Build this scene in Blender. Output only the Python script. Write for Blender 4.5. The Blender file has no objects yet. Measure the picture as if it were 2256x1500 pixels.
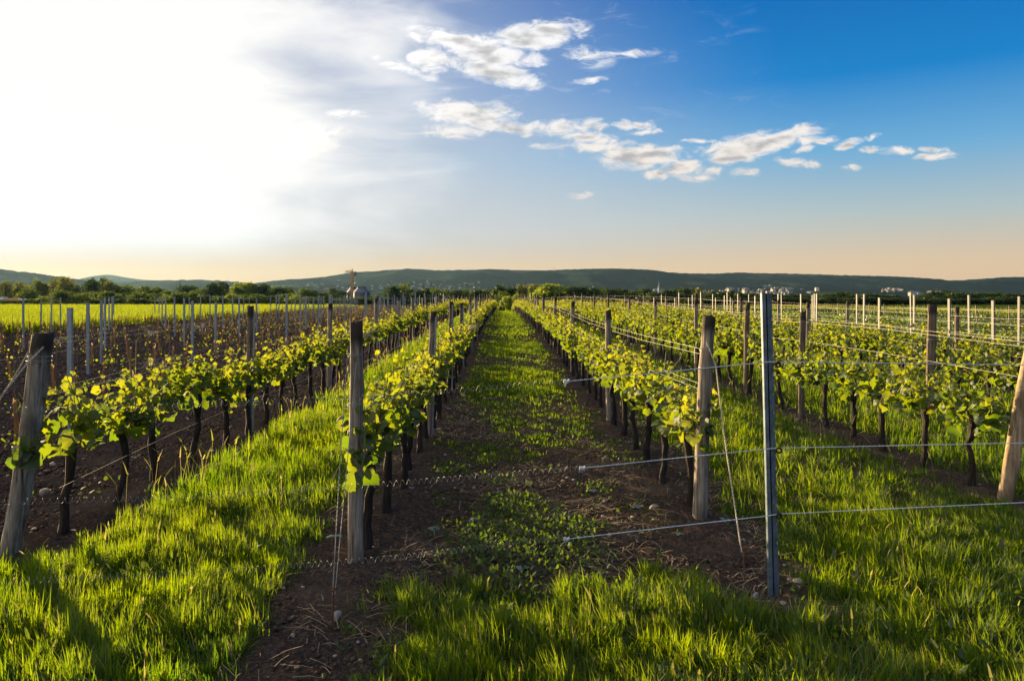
import bpy, math, random
import numpy as np
from mathutils import Vector, Matrix
R = math.radians
random.seed(11)
rng = np.random.RandomState(7)
scn = bpy.context.scene
col = scn.collection

# ------------------------------------------------------------------ camera
F, CX, HY, H = 1692.0, 1108.0, 655.0, 1.7          # focal length, vanishing point, horizon (photo pixels), eye height
cam = bpy.data.cameras.new('camera')
cam.sensor_width = 36.0
cam.lens = 36.0 * F / 2256
cam.shift_x = (1128 - CX) / 2256
cam.shift_y = (HY - 750) / 2256
cam.clip_start, cam.clip_end = 0.05, 30000
camo = bpy.data.objects.new('camera', cam)
camo.location = (0, 0, H)
camo.rotation_euler = (R(90), 0, 0)
col.objects.link(camo)
scn.camera = camo

# ------------------------------------------------------------------ light, exposure
SUN_AZ, SUN_EL = -41.0, 10.0                         # degrees left of the rows' direction, above the horizon
scn.view_settings.view_transform = 'Standard'
scn.view_settings.look = 'None'
scn.view_settings.gamma = 1.0
scn.view_settings.exposure = 2.0
scn.cycles.use_denoising = True
scn.cycles.max_bounces = 8
scn.cycles.volume_bounces = 0
scn.cycles.transparent_max_bounces = 8
scn.cycles.sample_clamp_indirect = 4.0
sl = bpy.data.lights.new('sun', 'SUN')
sl.energy = 5.0
sl.angle = R(0.6)
sl.color = (1.0, 0.73, 0.37)
so = bpy.data.objects.new('sun', sl)
sd = Vector((math.sin(R(SUN_AZ)) * math.cos(R(SUN_EL)), math.cos(R(SUN_AZ)) * math.cos(R(SUN_EL)), math.sin(R(SUN_EL))))
so.rotation_euler = sd.to_track_quat('Z', 'Y').to_euler()
so.location = sd * 50
col.objects.link(so)


def nd(nt, t, ins=None, **kw):
    n = nt.nodes.new(t)
    for k, v in kw.items():
        setattr(n, k, v)
    for k, v in (ins or {}).items():
        s = n.inputs[k]
        if isinstance(v, bpy.types.NodeSocket):
            nt.links.new(v, s)
        else:
            s.default_value = v
    return n


def mth(nt, op, a, b=None, c=None, clamp=False):
    ins = {0: a}
    if b is not None: ins[1] = b
    if c is not None: ins[2] = c
    return nd(nt, 'ShaderNodeMath', ins, operation=op, use_clamp=clamp).outputs[0]


def ramp(nt, fac, stops, interp='LINEAR'):
    n = nd(nt, 'ShaderNodeValToRGB', {0: fac})
    n.color_ramp.interpolation = interp
    e = n.color_ramp.elements
    while len(e) < len(stops): e.new(0.5)
    for el, (p, c) in zip(e, stops):
        el.position = p
        el.color = (c[0], c[1], c[2], 1) if len(c) == 3 else c
    return n.outputs[0]


def mixc(nt, fac, a, b, mode='MIX'):
    n = nd(nt, 'ShaderNodeMix', data_type='RGBA', blend_type=mode)
    for s, v in ((n.inputs[0], fac), (n.inputs[6], a), (n.inputs[7], b)):
        if isinstance(v, bpy.types.NodeSocket): nt.links.new(v, s)
        elif s.type == 'RGBA': s.default_value = (v[0], v[1], v[2], 1)
        else: s.default_value = v
    return n.outputs[2]


def smooth(nt, x, a, b):
    return nd(nt, 'ShaderNodeMapRange', {0: x, 1: a, 2: b, 3: 0.0, 4: 1.0}, interpolation_type='SMOOTHSTEP', clamp=True).outputs[0]


def build_world():
    w = bpy.data.worlds.new('World')
    scn.world = w
    w.use_nodes = True
    nt = w.node_tree
    nt.nodes.clear()
    sky = nd(nt, 'ShaderNodeTexSky', sky_type='NISHITA', sun_disc=False, sun_elevation=R(SUN_EL), sun_rotation=R(SUN_AZ),
             air_density=1.0, dust_density=1.2, ozone_density=2.0)
    d = nd(nt, 'ShaderNodeTexCoord').outputs['Generated']
    sep = nd(nt, 'ShaderNodeSeparateXYZ', {0: d})
    x, y, z = sep.outputs
    front = mth(nt, 'GREATER_THAN', y, 0.08)
    ys = mth(nt, 'MAXIMUM', y, 0.08)
    u = mth(nt, 'DIVIDE', x, ys)
    v = mth(nt, 'DIVIDE', z, ys)
    uv = nd(nt, 'ShaderNodeCombineXYZ', {0: u, 1: v, 2: 0.0}).outputs[0]
    # deep blue away from the sun, warm low down
    base = nd(nt, 'ShaderNodeHueSaturation', {'Hue': 0.5, 'Saturation': 1.25, 'Value': 1.0, 'Color': sky.outputs[0]}).outputs[0]
    SK = .25 / .06
    low = ramp(nt, mth(nt, 'MULTIPLY', z, 2.4, clamp=True), [(0.0, (.76, .48, .25)), (.10, (.72, .53, .34)), (.24, (.44, .53, .54)), (.42, (.15, .41, .68)),
                                                (.62, (.004, .22, .60)), (1.0, (.0, .10, .42))])
    low = nd(nt, 'ShaderNodeVectorMath', {0: low, 1: (SK, SK, SK)}, operation='MULTIPLY').outputs[0]
    c = mixc(nt, 0.985, base, low)
    # thin cirrus veil lit by the sun behind it
    wisp = nd(nt, 'ShaderNodeTexNoise', {'Vector': nd(nt, 'ShaderNodeMapping', {'Vector': uv, 'Rotation': (0, 0, R(-14)), 'Scale': (2.2, 9.0, 1)}).outputs[0],
                                         'Scale': 1.6, 'Detail': 7.0, 'Roughness': 0.6, 'Distortion': 0.5}).outputs[0]
    blot = nd(nt, 'ShaderNodeTexNoise', {'Vector': nd(nt, 'ShaderNodeMapping', {'Vector': uv, 'Scale': (1.6, 3.2, 1)}).outputs[0],
                                         'Scale': 2.0, 'Detail': 4.0, 'Roughness': 0.5}).outputs[0]
    sdir = Vector((math.sin(R(-30)) * math.cos(R(9)), math.cos(R(-30)) * math.cos(R(9)), math.sin(R(9))))
    ca = nd(nt, 'ShaderNodeVectorMath', {0: d, 1: sdir}, operation='DOT_PRODUCT').outputs['Value']
    ang = mth(nt, 'ARCCOSINE', mth(nt, 'MINIMUM', ca, 1.0))
    # the veil reaches further out towards the upper left
    lean = mth(nt, 'ADD', mth(nt, 'MULTIPLY', u, 0.20), mth(nt, 'MULTIPLY', v, -0.25))
    e = mth(nt, 'ADD', ang, lean)
    gap = nd(nt, 'ShaderNodeMapping', {'Vector': uv, 'Location': ((700 - CX) / F, (HY - 185) / F, 0), 'Rotation': (0, 0, R(-18)), 'Scale': (230 / F, 95 / F, 1)}, vector_type='TEXTURE').outputs[0]
    gap = nd(nt, 'ShaderNodeVectorMath', {0: gap}, operation='LENGTH').outputs['Value']
    gap = mth(nt, 'MULTIPLY', mth(nt, 'SUBTRACT', 1.0, smooth(nt, gap, 0.2, 1.1)), front)
    e = mth(nt, 'ADD', e, mth(nt, 'MULTIPLY', gap, 0.13))
    e = mth(nt, 'ADD', e, mth(nt, 'MULTIPLY', mth(nt, 'SUBTRACT', wisp, 0.5), 0.50))
    e = mth(nt, 'ADD', e, mth(nt, 'MULTIPLY', mth(nt, 'SUBTRACT', blot, 0.5), 0.42))
    veil = mth(nt, 'SUBTRACT', 1.0, smooth(nt, e, 0.08, 0.43))
    lowband = smooth(nt, v, 0.030, 0.098)
    veil = mth(nt, 'MULTIPLY', veil, mth(nt, 'MULTIPLY_ADD', lowband, 0.93, 0.07))
    # wide pale haze round the sun that greys the blue
    glow = mth(nt, 'SUBTRACT', 1.0, smooth(nt, mth(nt, 'ADD', ang, mth(nt, 'MULTIPLY', mth(nt, 'MAXIMUM', v, 0.0), 0.75)), 0.34, 1.12))
    glow = mth(nt, 'MULTIPLY', glow, mth(nt, 'MULTIPLY', lowband, 0.80))
    c = mixc(nt, glow, c, (.64 * SK, .645 * SK, .69 * SK))
    c = mixc(nt, veil, c, (1.0 * SK, .985 * SK, .965 * SK))
    # cumulus and torn altocumulus
    E = [(1017, 93, 105, 17, 10, 1.4), (1172, 81, 100, 26, -8, 1.4), (1079, 124, 95, 24, 5, 1.4), (1095, 158, 90, 22, 12, 1.4), (949, 133, 46, 23, 5, 1.4),
         (893, 150, 70, 10, 20, .9), (1296, 124, 55, 20, 10, .72), (1374, 121, 75, 10, -5, .7), (1303, 177, 36, 7, -8, .85),
         (1033, 251, 100, 22, 5, 1.4), (1113, 245, 36, 14, 20, 1), (1002, 291, 65, 15, 0, .9), (1110, 279, 95, 12, 8, 1), (1225, 283, 48, 14, 0, 1),
         (1293, 276, 38, 14, 0, 1), (1296, 302, 64, 11, 5, 1), (1377, 276, 25, 10, 0, .95), (1417, 277, 23, 10, 0, .95), (1420, 292, 38, 6, -8, .85),
         (1379, 313, 24, 7, 0, .85), (1234, 324, 64, 7, 0, .75), (1312, 322, 74, 10, 0, .8), (1414, 345, 80, 23, -4, 1.4), (1284, 431, 30, 6, -5, .6),
         (1666, 318, 105, 21, -10, 1.4), (1753, 293, 58, 15, -15, 1), (1612, 348, 58, 14, -8, 1), (1514, 367, 48, 18, -5, 1), (1449, 386, 24, 10, 0, 1),
         (1540, 390, 38, 9, 0, .9), (1578, 378, 24, 8, -8, .9), (1639, 380, 28, 7, 0, .85), (1772, 314, 34, 10, -10, .95), (1774, 330, 24, 7, -8, .9),
         (1813, 312, 24, 8, -8, .95), (1863, 318, 30, 9, -12, .95), (1749, 357, 32, 9, 10, .95), (1793, 361, 24, 8, 0, .9), (1920, 331, 22, 7, 0, .85),
         (1975, 333, 32, 7, 0, .9), (2062, 329, 32, 5, 0, .8), (2058, 345, 42, 7, -4, .9), (1878, 370, 24, 6, 0, .8), (1537, 312, 32, 5, 0, .8),
         (1918, 302, 14, 6, -30, .75), (690, 305, 66, 30, -8, .95), (650, 335, 66, 13, 0, .9), (762, 252, 40, 8, 5, .8)]
    m = None
    warp = nd(nt, 'ShaderNodeTexNoise', {'Vector': uv, 'Scale': 26.0, 'Detail': 3.0}, noise_dimensions='2D').outputs['Color']
    wv = nd(nt, 'ShaderNodeVectorMath', {0: warp, 1: (-.5, -.5, 0)}, operation='ADD').outputs[0]
    wv = nd(nt, 'ShaderNodeVectorMath', {0: wv, 1: (.030, .012, 0)}, operation='MULTIPLY').outputs[0]
    uvw = nd(nt, 'ShaderNodeVectorMath', {0: uv, 1: wv}, operation='ADD').outputs[0]
    for (px, py, rx, ry, a, amp) in E:
        mp = nd(nt, 'ShaderNodeMapping', {'Vector': uvw, 'Location': ((px - CX) / F, (HY - py) / F, 0), 'Rotation': (0, 0, R(-a)),
                                          'Scale': (rx * 1.5 / F, ry * 1.6 / F, 1)}, vector_type='TEXTURE')
        ln = nd(nt, 'ShaderNodeVectorMath', {0: mp.outputs[0]}, operation='LENGTH').outputs['Value']
        f = mth(nt, 'MULTIPLY', mth(nt, 'SUBTRACT', 1.0, ln, clamp=True), amp)
        m = f if m is None else mth(nt, 'MAXIMUM', m, f)
    m = mth(nt, 'MULTIPLY', m, front)
    fine = nd(nt, 'ShaderNodeTexNoise', {'Vector': nd(nt, 'ShaderNodeMapping', {'Vector': uv, 'Rotation': (0, 0, R(6)), 'Scale': (1.0, 2.1, 1)}).outputs[0],
                                         'Scale': 30.0, 'Detail': 10.0, 'Roughness': 0.68, 'Distortion': 0.5}, noise_dimensions='2D').outputs[0]
    dens = mth(nt, 'ADD', m, mth(nt, 'MULTIPLY', mth(nt, 'SUBTRACT', fine, 0.5), 2.0))
    dens = mth(nt, 'MULTIPLY', smooth(nt, dens, 0.06, 0.85), smooth(nt, m, 0.0, 0.24))
    thin = nd(nt, 'ShaderNodeTexNoise', {'Vector': nd(nt, 'ShaderNodeMapping', {'Vector': uv, 'Rotation': (0, 0, R(8)), 'Scale': (1.0, 3.6, 1)}).outputs[0],
                                         'Scale': 13.0, 'Detail': 9.0, 'Roughness': 0.66, 'Distortion': 0.6}, noise_dimensions='2D').outputs[0]
    dens = mth(nt, 'MAXIMUM', dens, mth(nt, 'MULTIPLY', mth(nt, 'MULTIPLY', smooth(nt, thin, 0.46, 0.78), smooth(nt, m, 0.0, 0.35)), 0.75))
    stray = mth(nt, 'MULTIPLY', smooth(nt, thin, 0.55, 0.85), mth(nt, 'MULTIPLY', mth(nt, 'MULTIPLY', front, smooth(nt, v, 0.10, 0.22)), mth(nt, 'SUBTRACT', 1.0, smooth(nt, u, 0.05, 0.45))))
    dens = mth(nt, 'MAXIMUM', dens, mth(nt, 'MULTIPLY', stray, 0.35))
    shade = nd(nt, 'ShaderNodeTexNoise', {'Vector': nd(nt, 'ShaderNodeMapping', {'Vector': uv, 'Location': (.004, .006, 0), 'Scale': (1, 2.6, 1)}).outputs[0],
                                          'Scale': 26.0, 'Detail': 5.0}, noise_dimensions='2D').outputs[0]
    under = mth(nt, 'MULTIPLY', smooth(nt, mth(nt, 'ADD', mth(nt, 'MULTIPLY', shade, 1.0), mth(nt, 'MULTIPLY', m, 0.30)), 0.66, 1.02), mth(nt, 'SUBTRACT', 1.0, mth(nt, 'MULTIPLY', veil, 0.8)))
    lowwarm = smooth(nt, v, 0.12, 0.3)
    lit = mixc(nt, lowwarm, (.90 * SK, .80 * SK, .70 * SK), (1.0 * SK, .985 * SK, .97 * SK))
    dark = mixc(nt, lowwarm, (.44 * SK, .42 * SK, .42 * SK), (.55 * SK, .54 * SK, .54 * SK))
    cc = mixc(nt, under, lit, dark)
    cc = nd(nt, 'ShaderNodeVectorMath', {0: cc, 'Scale': mth(nt, 'MULTIPLY_ADD', veil, 0.30, 1.0)}, operation='SCALE').outputs[0]
    c = mixc(nt, mth(nt, 'MULTIPLY', dens, 0.96), c, cc)
    bg = nd(nt, 'ShaderNodeBackground', {'Color': c, 'Strength': 0.06})
    out = nd(nt, 'ShaderNodeOutputWorld')
    nt.links.new(bg.outputs[0], out.inputs[0])
    w.cycles.sampling_method = 'MANUAL'
    w.cycles.sample_map_resolution = 512


build_world()

# ------------------------------------------------------------------ helpers
PY = [-400, 0, 12, 30, 45, 70, 86, 100, 120, 160, 20000]
PZ = [0, 0, 0, .28, .37, .30, .18, -.25, -.95, -1.1, -1.1]


def G(Y, X=0.0):
    """Height of the ground: a low rise along the middle rows, flat on the left, falling gently on the right."""
    X = np.asarray(X, float); Y = np.asarray(Y, float)
    r = np.clip((X - 6.0) / 9.0, 0, 1); r = r * r * (3 - 2 * r)
    l = np.clip((-4.5 - X) / 6.0, 0, 1); l = l * l * (3 - 2 * l)
    mid = np.interp(Y, PY, PZ)
    left = np.interp(Y, [-400, 112, 160, 20000], [0, 0, -1.1, -1.1])
    right = np.interp(Y, [-400, 8, 50, 105, 160, 20000], [0, 0, -.42, -.55, -1.1, -1.1])
    return mid * (1 - r - l) + left * l + right * r


def at(px, py, Y):
    """The point at depth Y seen at a photo pixel."""
    return Vector(((px - CX) * Y / F, Y, H - (py - HY) * Y / F))


def on_ground(px, py):
    Y = 2876.0 / (py - HY)
    for _ in range(30):
        Y = 0.5 * Y + 0.5 * (H - float(G(Y, (px - CX) * Y / F))) * F / (py - HY)
    return Vector(((px - CX) * Y / F, Y, float(G(Y, (px - CX) * Y / F))))


def hash2(ix, iy, seed):
    with np.errstate(over='ignore'):
        n = (ix.astype(np.int64) * 374761393 + iy.astype(np.int64) * 668265263 + seed * 974634777) & 0xffffffff
        n = ((n ^ (n >> 13)) * 1274126177) & 0xffffffff
        n = n ^ (n >> 16)
    return (n & 0xffffff) / float(0xffffff)


def vnoise(x, y, seed=0):
    x = np.asarray(x, float); y = np.asarray(y, float)
    ix = np.floor(x); iy = np.floor(y)
    fx = x - ix; fy = y - iy
    fx = fx * fx * (3 - 2 * fx); fy = fy * fy * (3 - 2 * fy)
    a = hash2(ix, iy, seed); b = hash2(ix + 1, iy, seed); c = hash2(ix, iy + 1, seed); d = hash2(ix + 1, iy + 1, seed)
    return (a * (1 - fx) + b * fx) * (1 - fy) + (c * (1 - fx) + d * fx) * fy


def fbm(x, y, o=4, seed=0, rough=0.5):
    s = 0; a = 1; t = 0
    for i in range(o):
        s = s + a * vnoise(x, y, seed + i * 17); t += a
        a *= rough; x = x * 2.03 + 5.1; y = y * 2.03 + 1.7
    return s / t


def sstep(a, b, x):
    t = np.clip((x - a) / (b - a), 0, 1)
    return t * t * (3 - 2 * t)


def np_mesh(name, verts, polys_idx, polys_tot, mats, rnd=None, smooth_=False, mi=None):
    me = bpy.data.meshes.new(name)
    nv = len(verts); nl = len(polys_idx); npn = len(polys_tot)
    me.vertices.add(nv); me.loops.add(nl); me.polygons.add(npn)
    me.vertices.foreach_set('co', np.ascontiguousarray(verts, np.float32).ravel())
    me.loops.foreach_set('vertex_index', np.ascontiguousarray(polys_idx, np.int32))
    st = np.concatenate(([0], np.cumsum(polys_tot)[:-1])).astype(np.int32)
    me.polygons.foreach_set('loop_start', st)
    if smooth_: me.polygons.foreach_set('use_smooth', np.ones(npn, bool))
    if mi is not None: me.polygons.foreach_set('material_index', np.ascontiguousarray(mi, np.int32))
    for m in (mats if isinstance(mats, (list, tuple)) else [mats]): me.materials.append(m)
    if rnd is not None:
        at_ = me.attributes.new('rnd', 'FLOAT', 'POINT')
        at_.data.foreach_set('value', np.ascontiguousarray(rnd, np.float32))
    me.update(calc_edges=True)
    return me


def scatter(templates, items):
    """templates: list of (verts, faces); items: list (same length) of (pos, rot, scale, rnd). Gives arrays of one joined mesh."""
    V, I, T, Q = [], [], [], []
    off = 0
    for (tv, tf), (pos, rot, sc, rn) in zip(templates, items):
        n = len(pos)
        if n == 0: continue
        tv = np.asarray(tv, float); m = len(tv)
        sc = np.asarray(sc, float)
        if sc.ndim == 1: sc = np.repeat(sc[:, None], 3, 1)
        p = tv[None] * sc[:, None, :]
        p = np.einsum('nij,nmj->nmi', rot, p) + pos[:, None, :]
        V.append(p.reshape(-1, 3))
        idx = np.concatenate([np.asarray(f) for f in tf]); tot = np.array([len(f) for f in tf])
        I.append((idx[None] + (np.arange(n) * m)[:, None] + off).ravel())
        T.append(np.tile(tot, n)); Q.append(np.repeat(rn, m))
        off += n * m
    return np.concatenate(V), np.concatenate(I), np.concatenate(T), np.concatenate(Q)


def rot_z(a):
    c, s = np.cos(a), np.sin(a); o = np.zeros_like(a); i = np.ones_like(a)
    return np.stack([np.stack([c, -s, o], -1), np.stack([s, c, o], -1), np.stack([o, o, i], -1)], -2)


def rot_x(a):
    c, s = np.cos(a), np.sin(a); o = np.zeros_like(a); i = np.ones_like(a)
    return np.stack([np.stack([i, o, o], -1), np.stack([o, c, -s], -1), np.stack([o, s, c], -1)], -2)


def rot_y(a):
    c, s = np.cos(a), np.sin(a); o = np.zeros_like(a); i = np.ones_like(a)
    return np.stack([np.stack([c, o, s], -1), np.stack([o, i, o], -1), np.stack([-s, o, c], -1)], -2)


class MB:
    """Collects simple shapes for one mesh."""
    def __init__(s): s.v = []; s.f = []; s.m = []

    def add(s, v, f, mi=0):
        o = len(s.v)
        s.v += [tuple(p) for p in v]
        s.f += [tuple(i + o for i in q) for q in f]
        s.m += [mi] * len(f)
        return s

    def box(s, c, d, rz=0, mi=0):
        cz, sz = math.cos(rz), math.sin(rz); v = []
        for i in (-1, 1):
            for j in (-1, 1):
                for k in (-1, 1):
                    a, b = i * d[0] / 2, j * d[1] / 2
                    v.append((c[0] + a * cz - b * sz, c[1] + a * sz + b * cz, c[2] + k * d[2] / 2))
        return s.add(v, [(0, 1, 3, 2), (4, 6, 7, 5), (0, 4, 5, 1), (2, 3, 7, 6), (0, 2, 6, 4), (1, 5, 7, 3)], mi)

    def tube(s, pts, rad, n=6, cap=True, mi=0, jit=0):
        pts = [Vector(p) for p in pts]
        rs = rad if isinstance(rad, (list, tuple)) else [rad] * len(pts)
        v = []; f = []
        ref = None
        for i, p in enumerate(pts):
            t = (pts[min(i + 1, len(pts) - 1)] - pts[max(i - 1, 0)]).normalized()
            if ref is None:
                ref = t.orthogonal().normalized()
            a = (ref - t * ref.dot(t)).normalized(); b = t.cross(a); ref = a
            for k in range(n):
                w = 2 * math.pi * k / n
                r = rs[i] * (1 + (random.uniform(-jit, jit) if jit else 0))
                v.append(p + (a * math.cos(w) + b * math.sin(w)) * r)
        for i in range(len(pts) - 1):
            for k in range(n):
                f.append((i * n + k, i * n + (k + 1) % n, (i + 1) * n + (k + 1) % n, (i + 1) * n + k))
        if cap:
            f.append(tuple(range(n))[::-1]); f.append(tuple((len(pts) - 1) * n + k for k in range(n)))
        return s.add(v, f, mi)

    def lathe(s, prof, n=16, c=(0, 0, 0), mi=0):
        v = []; f = []
        for (r, z) in prof:
            for k in range(n):
                w = 2 * math.pi * k / n
                v.append((c[0] + r * math.cos(w), c[1] + r * math.sin(w), c[2] + z))
        for i in range(len(prof) - 1):
            for k in range(n):
                f.append((i * n + k, i * n + (k + 1) % n, (i + 1) * n + (k + 1) % n, (i + 1) * n + k))
        f.append(tuple(range(n))[::-1]); f.append(tuple((len(prof) - 1) * n + k for k in range(n)))
        return s.add(v, f, mi)

    def prism(s, poly, z0, z1, mi=0):
        n = len(poly)
        v = [(p[0], p[1], z0) for p in poly] + [(p[0], p[1], z1) for p in poly]
        f = [(i, (i + 1) % n, n + (i + 1) % n, n + i) for i in range(n)] + [tuple(range(n))[::-1], tuple(range(n, 2 * n))]
        return s.add(v, f, mi)

    def torus(s, c, Rr, r, nx=14, ny=6, axis='Y', mi=0):
        v = []; f = []
        for i in range(nx):
            a = 2 * math.pi * i / nx
            for j in range(ny):
                b = 2 * math.pi * j / ny
                q = ((Rr + r * math.cos(b)) * math.cos(a), r * math.sin(b), (Rr + r * math.cos(b)) * math.sin(a))
                if axis == 'Z': q = (q[0], q[2], q[1])
                if axis == 'X': q = (q[1], q[0], q[2])
                v.append((c[0] + q[0], c[1] + q[1], c[2] + q[2]))
        for i in range(nx):
            for j in range(ny):
                f.append((i * ny + j, ((i + 1) % nx) * ny + j, ((i + 1) % nx) * ny + (j + 1) % ny, i * ny + (j + 1) % ny))
        return s.add(v, f, mi)

    def mesh(s, name, mats, smooth_=False):
        me = bpy.data.meshes.new(name)
        me.from_pydata([tuple(p) for p in s.v], [], s.f)
        for m in (mats if isinstance(mats, (list, tuple)) else [mats]): me.materials.append(m)
        if any(s.m): me.polygons.foreach_set('material_index', s.m)
        if smooth_: me.polygons.foreach_set('use_smooth', [True] * len(me.polygons))
        me.update()
        return me


def tag(o, label=None, cat=None, group=None, kind=None):
    if label: o['label'] = label
    if cat: o['category'] = cat
    if group: o['group'] = group
    if kind: o['kind'] = kind
    return o


def ob(name, me, parent=None, loc=None, rot=None, scale=None):
    o = bpy.data.objects.new(name, me)
    col.objects.link(o)
    if parent: o.parent = parent
    if loc is not None: o.location = loc
    if rot is not None: o.rotation_euler = rot
    if scale is not None: o.scale = scale
    return o


def thing(name, label, cat, loc=(0, 0, 0), rz=0, group=None):
    return tag(ob(name, None, None, loc, (0, 0, rz)), label, cat, group)


def structure(name, me):
    return tag(ob(name, me), kind='structure')


def stuff(name, me, label, cat):
    return tag(ob(name, me), label, cat, kind='stuff')


def ordinal(n):
    w = ['', 'first', 'second', 'third', 'fourth', 'fifth', 'sixth', 'seventh', 'eighth', 'ninth', 'tenth', 'eleventh', 'twelfth']
    if n < len(w): return w[n]
    return '%d%s' % (n, 'th' if 10 <= n % 100 <= 20 else {1: 'st', 2: 'nd', 3: 'rd'}.get(n % 10, 'th'))


# ------------------------------------------------------------------ materials
def new_mat(name):
    m = bpy.data.materials.new(name)
    m.use_nodes = True
    nt = m.node_tree
    nt.nodes.clear()
    return m, nt


def finish(nt, shader, disp=None):
    o = nd(nt, 'ShaderNodeOutputMaterial')
    nt.links.new(shader, o.inputs[0])


def principled(nt, color, rough=0.8, metal=0.0, spec=0.3, normal=None):
    ins = {'Base Color': color if isinstance(color, bpy.types.NodeSocket) else (*color, 1), 'Roughness': rough, 'Metallic': metal, 'Specular IOR Level': spec}
    if normal is not None: ins['Normal'] = normal
    return nd(nt, 'ShaderNodeBsdfPrincipled', ins).outputs[0]


def bump(nt, h, strength=0.5, dist=0.01):
    return nd(nt, 'ShaderNodeBump', {'Height': h, 'Strength': strength, 'Distance': dist}).outputs[0]


def simple(name, color, rough=0.7, metal=0.0, var=0.25, scale=8.0, spec=0.3, bmp=0.0, stretch=(1, 1, 1)):
    m, nt = new_mat(name)
    tc = nd(nt, 'ShaderNodeTexCoord').outputs['Object']
    mp = nd(nt, 'ShaderNodeMapping', {'Vector': tc, 'Scale': stretch}).outputs[0]
    n = nd(nt, 'ShaderNodeTexNoise', {'Vector': mp, 'Scale': scale, 'Detail': 6.0, 'Roughness': 0.65}).outputs[0]
    a = tuple(c * (1 - var) for c in color); b = tuple(min(1, c * (1 + var)) for c in color)
    c = ramp(nt, n, [(.3, a), (.7, b)])
    finish(nt, principled(nt, c, rough, metal, spec, bump(nt, n, bmp, 0.01) if bmp else None))
    return m


def foliage(name, dk, lt, tr_dk, tr_lt, trans=0.5, gloss=0.06, rough=0.45, old=None):
    """Thin leaf: reflects from its face, lets sun through; colour differs from leaf to leaf."""
    m, nt = new_mat(name)
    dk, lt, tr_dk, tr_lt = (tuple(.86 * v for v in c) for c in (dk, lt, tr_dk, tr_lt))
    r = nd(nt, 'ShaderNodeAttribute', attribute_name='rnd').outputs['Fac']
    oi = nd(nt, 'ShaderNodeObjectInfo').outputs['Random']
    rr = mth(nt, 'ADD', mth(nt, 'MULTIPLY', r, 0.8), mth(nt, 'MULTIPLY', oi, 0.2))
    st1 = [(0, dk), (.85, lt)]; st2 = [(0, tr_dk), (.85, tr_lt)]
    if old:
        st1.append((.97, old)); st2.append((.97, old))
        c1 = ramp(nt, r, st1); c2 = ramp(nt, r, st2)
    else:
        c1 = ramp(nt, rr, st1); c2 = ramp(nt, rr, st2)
    df = nd(nt, 'ShaderNodeBsdfDiffuse', {'Color': c1}).outputs[0]
    tl = nd(nt, 'ShaderNodeBsdfTranslucent', {'Color': c2}).outputs[0]
    mx = nd(nt, 'ShaderNodeMixShader', {0: trans, 1: df, 2: tl}).outputs[0]
    if gloss:
        gl = nd(nt, 'ShaderNodeBsdfGlossy', {'Color': (1, 1, 1, 1), 'Roughness': rough}).outputs[0]
        mx = nd(nt, 'ShaderNodeMixShader', {0: gloss, 1: mx, 2: gl}).outputs[0]
    finish(nt, mx)
    return m


M = {}
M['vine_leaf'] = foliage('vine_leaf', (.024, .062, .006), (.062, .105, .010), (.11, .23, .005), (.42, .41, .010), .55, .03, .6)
M['grass'] = foliage('grass_blade', (.020, .056, .004), (.055, .100, .006), (.09, .25, .003), (.42, .52, .004), .5, .015, .6, old=(.32, .25, .10))
M['clover'] = foliage('weed_leaf', (.015, .045, .005), (.045, .085, .008), (.07, .18, .004), (.24, .31, .008), .42, .025, .6)
M['crop'] = foliage('crop_stem', (.035, .075, .006), (.09, .115, .010), (.10, .24, .005), (.33, .38, .008), .5, .02)
M['lowcrop'] = foliage('low_crop_leaf', (.05, .10, .02), (.12, .19, .04), (.16, .30, .02), (.40, .50, .04), .4, .06)
M['tree_leaf'] = foliage('tree_leaf', (.022, .045, .012), (.055, .095, .018), (.05, .11, .012), (.20, .26, .02), .4, .03)
M['tree_leaf_pale'] = foliage('tree_leaf_pale', (.05, .07, .018), (.10, .12, .025), (.10, .14, .014), (.28, .28, .03), .4, .03)
M['tree_leaf_dark'] = foliage('tree_leaf_dark', (.014, .030, .011), (.03, .06, .016), (.02, .06, .01), (.09, .14, .016), .32, .03)
M['tree_leaf_bright'] = foliage('tree_leaf_bright', (.05, .095, .014), (.10, .16, .018), (.14, .25, .012), (.38, .44, .02), .45, .03)
M['cut_leaf'] = foliage('wilted_leaf', (.10, .14, .09), (.20, .24, .17), (.10, .14, .06), (.20, .24, .12), .25, .1)
M['straw'] = simple('straw', (.30, .22, .12), .9, var=.4)
M['bark'] = simple('vine_bark', (.026, .019, .015), .95, var=.5, scale=10, bmp=1.0, stretch=(5, 5, 1))
M['tree_bark'] = simple('tree_bark', (.07, .055, .04), .95, var=.4, scale=3)
M['shoot'] = simple('green_shoot', (.16, .17, .04), .7, var=.35, scale=20)
M['cane'] = simple('last_year_cane', (.17, .11, .055), .8, var=.3, scale=30)
M['galv'] = simple('galvanised_steel', (.21, .25, .30), .45, .5, var=.22, scale=22, spec=.5)
M['galv_dull'] = simple('dull_galvanised_steel', (.26, .27, .29), .5, .5, var=.25, scale=16, spec=.5)
M['wire'] = simple('steel_wire', (.26, .25, .23), .6, .3, var=.15)
M['rust'] = simple('rusty_steel', (.12, .055, .03), .9, var=.5, scale=30, bmp=.4)
M['rope'] = simple('polywire_rope', (.52, .56, .60), .6, var=.35, scale=160)
M['twine'] = simple('old_twine', (.42, .36, .28), .9, var=.4, scale=90)
M['insulator'] = simple('black_plastic', (.02, .02, .02), .5, var=.2)
M['green_tie'] = simple('green_plastic_tie', (.02, .16, .10), .5, var=.1)
M['stone'] = simple('field_stone', (.24, .20, .165), .9, var=.35, scale=20, bmp=.4)
M['clod'] = simple('earth_clod', (.072, .053, .042), 1.0, var=.4, scale=12, spec=0.0)
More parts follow.
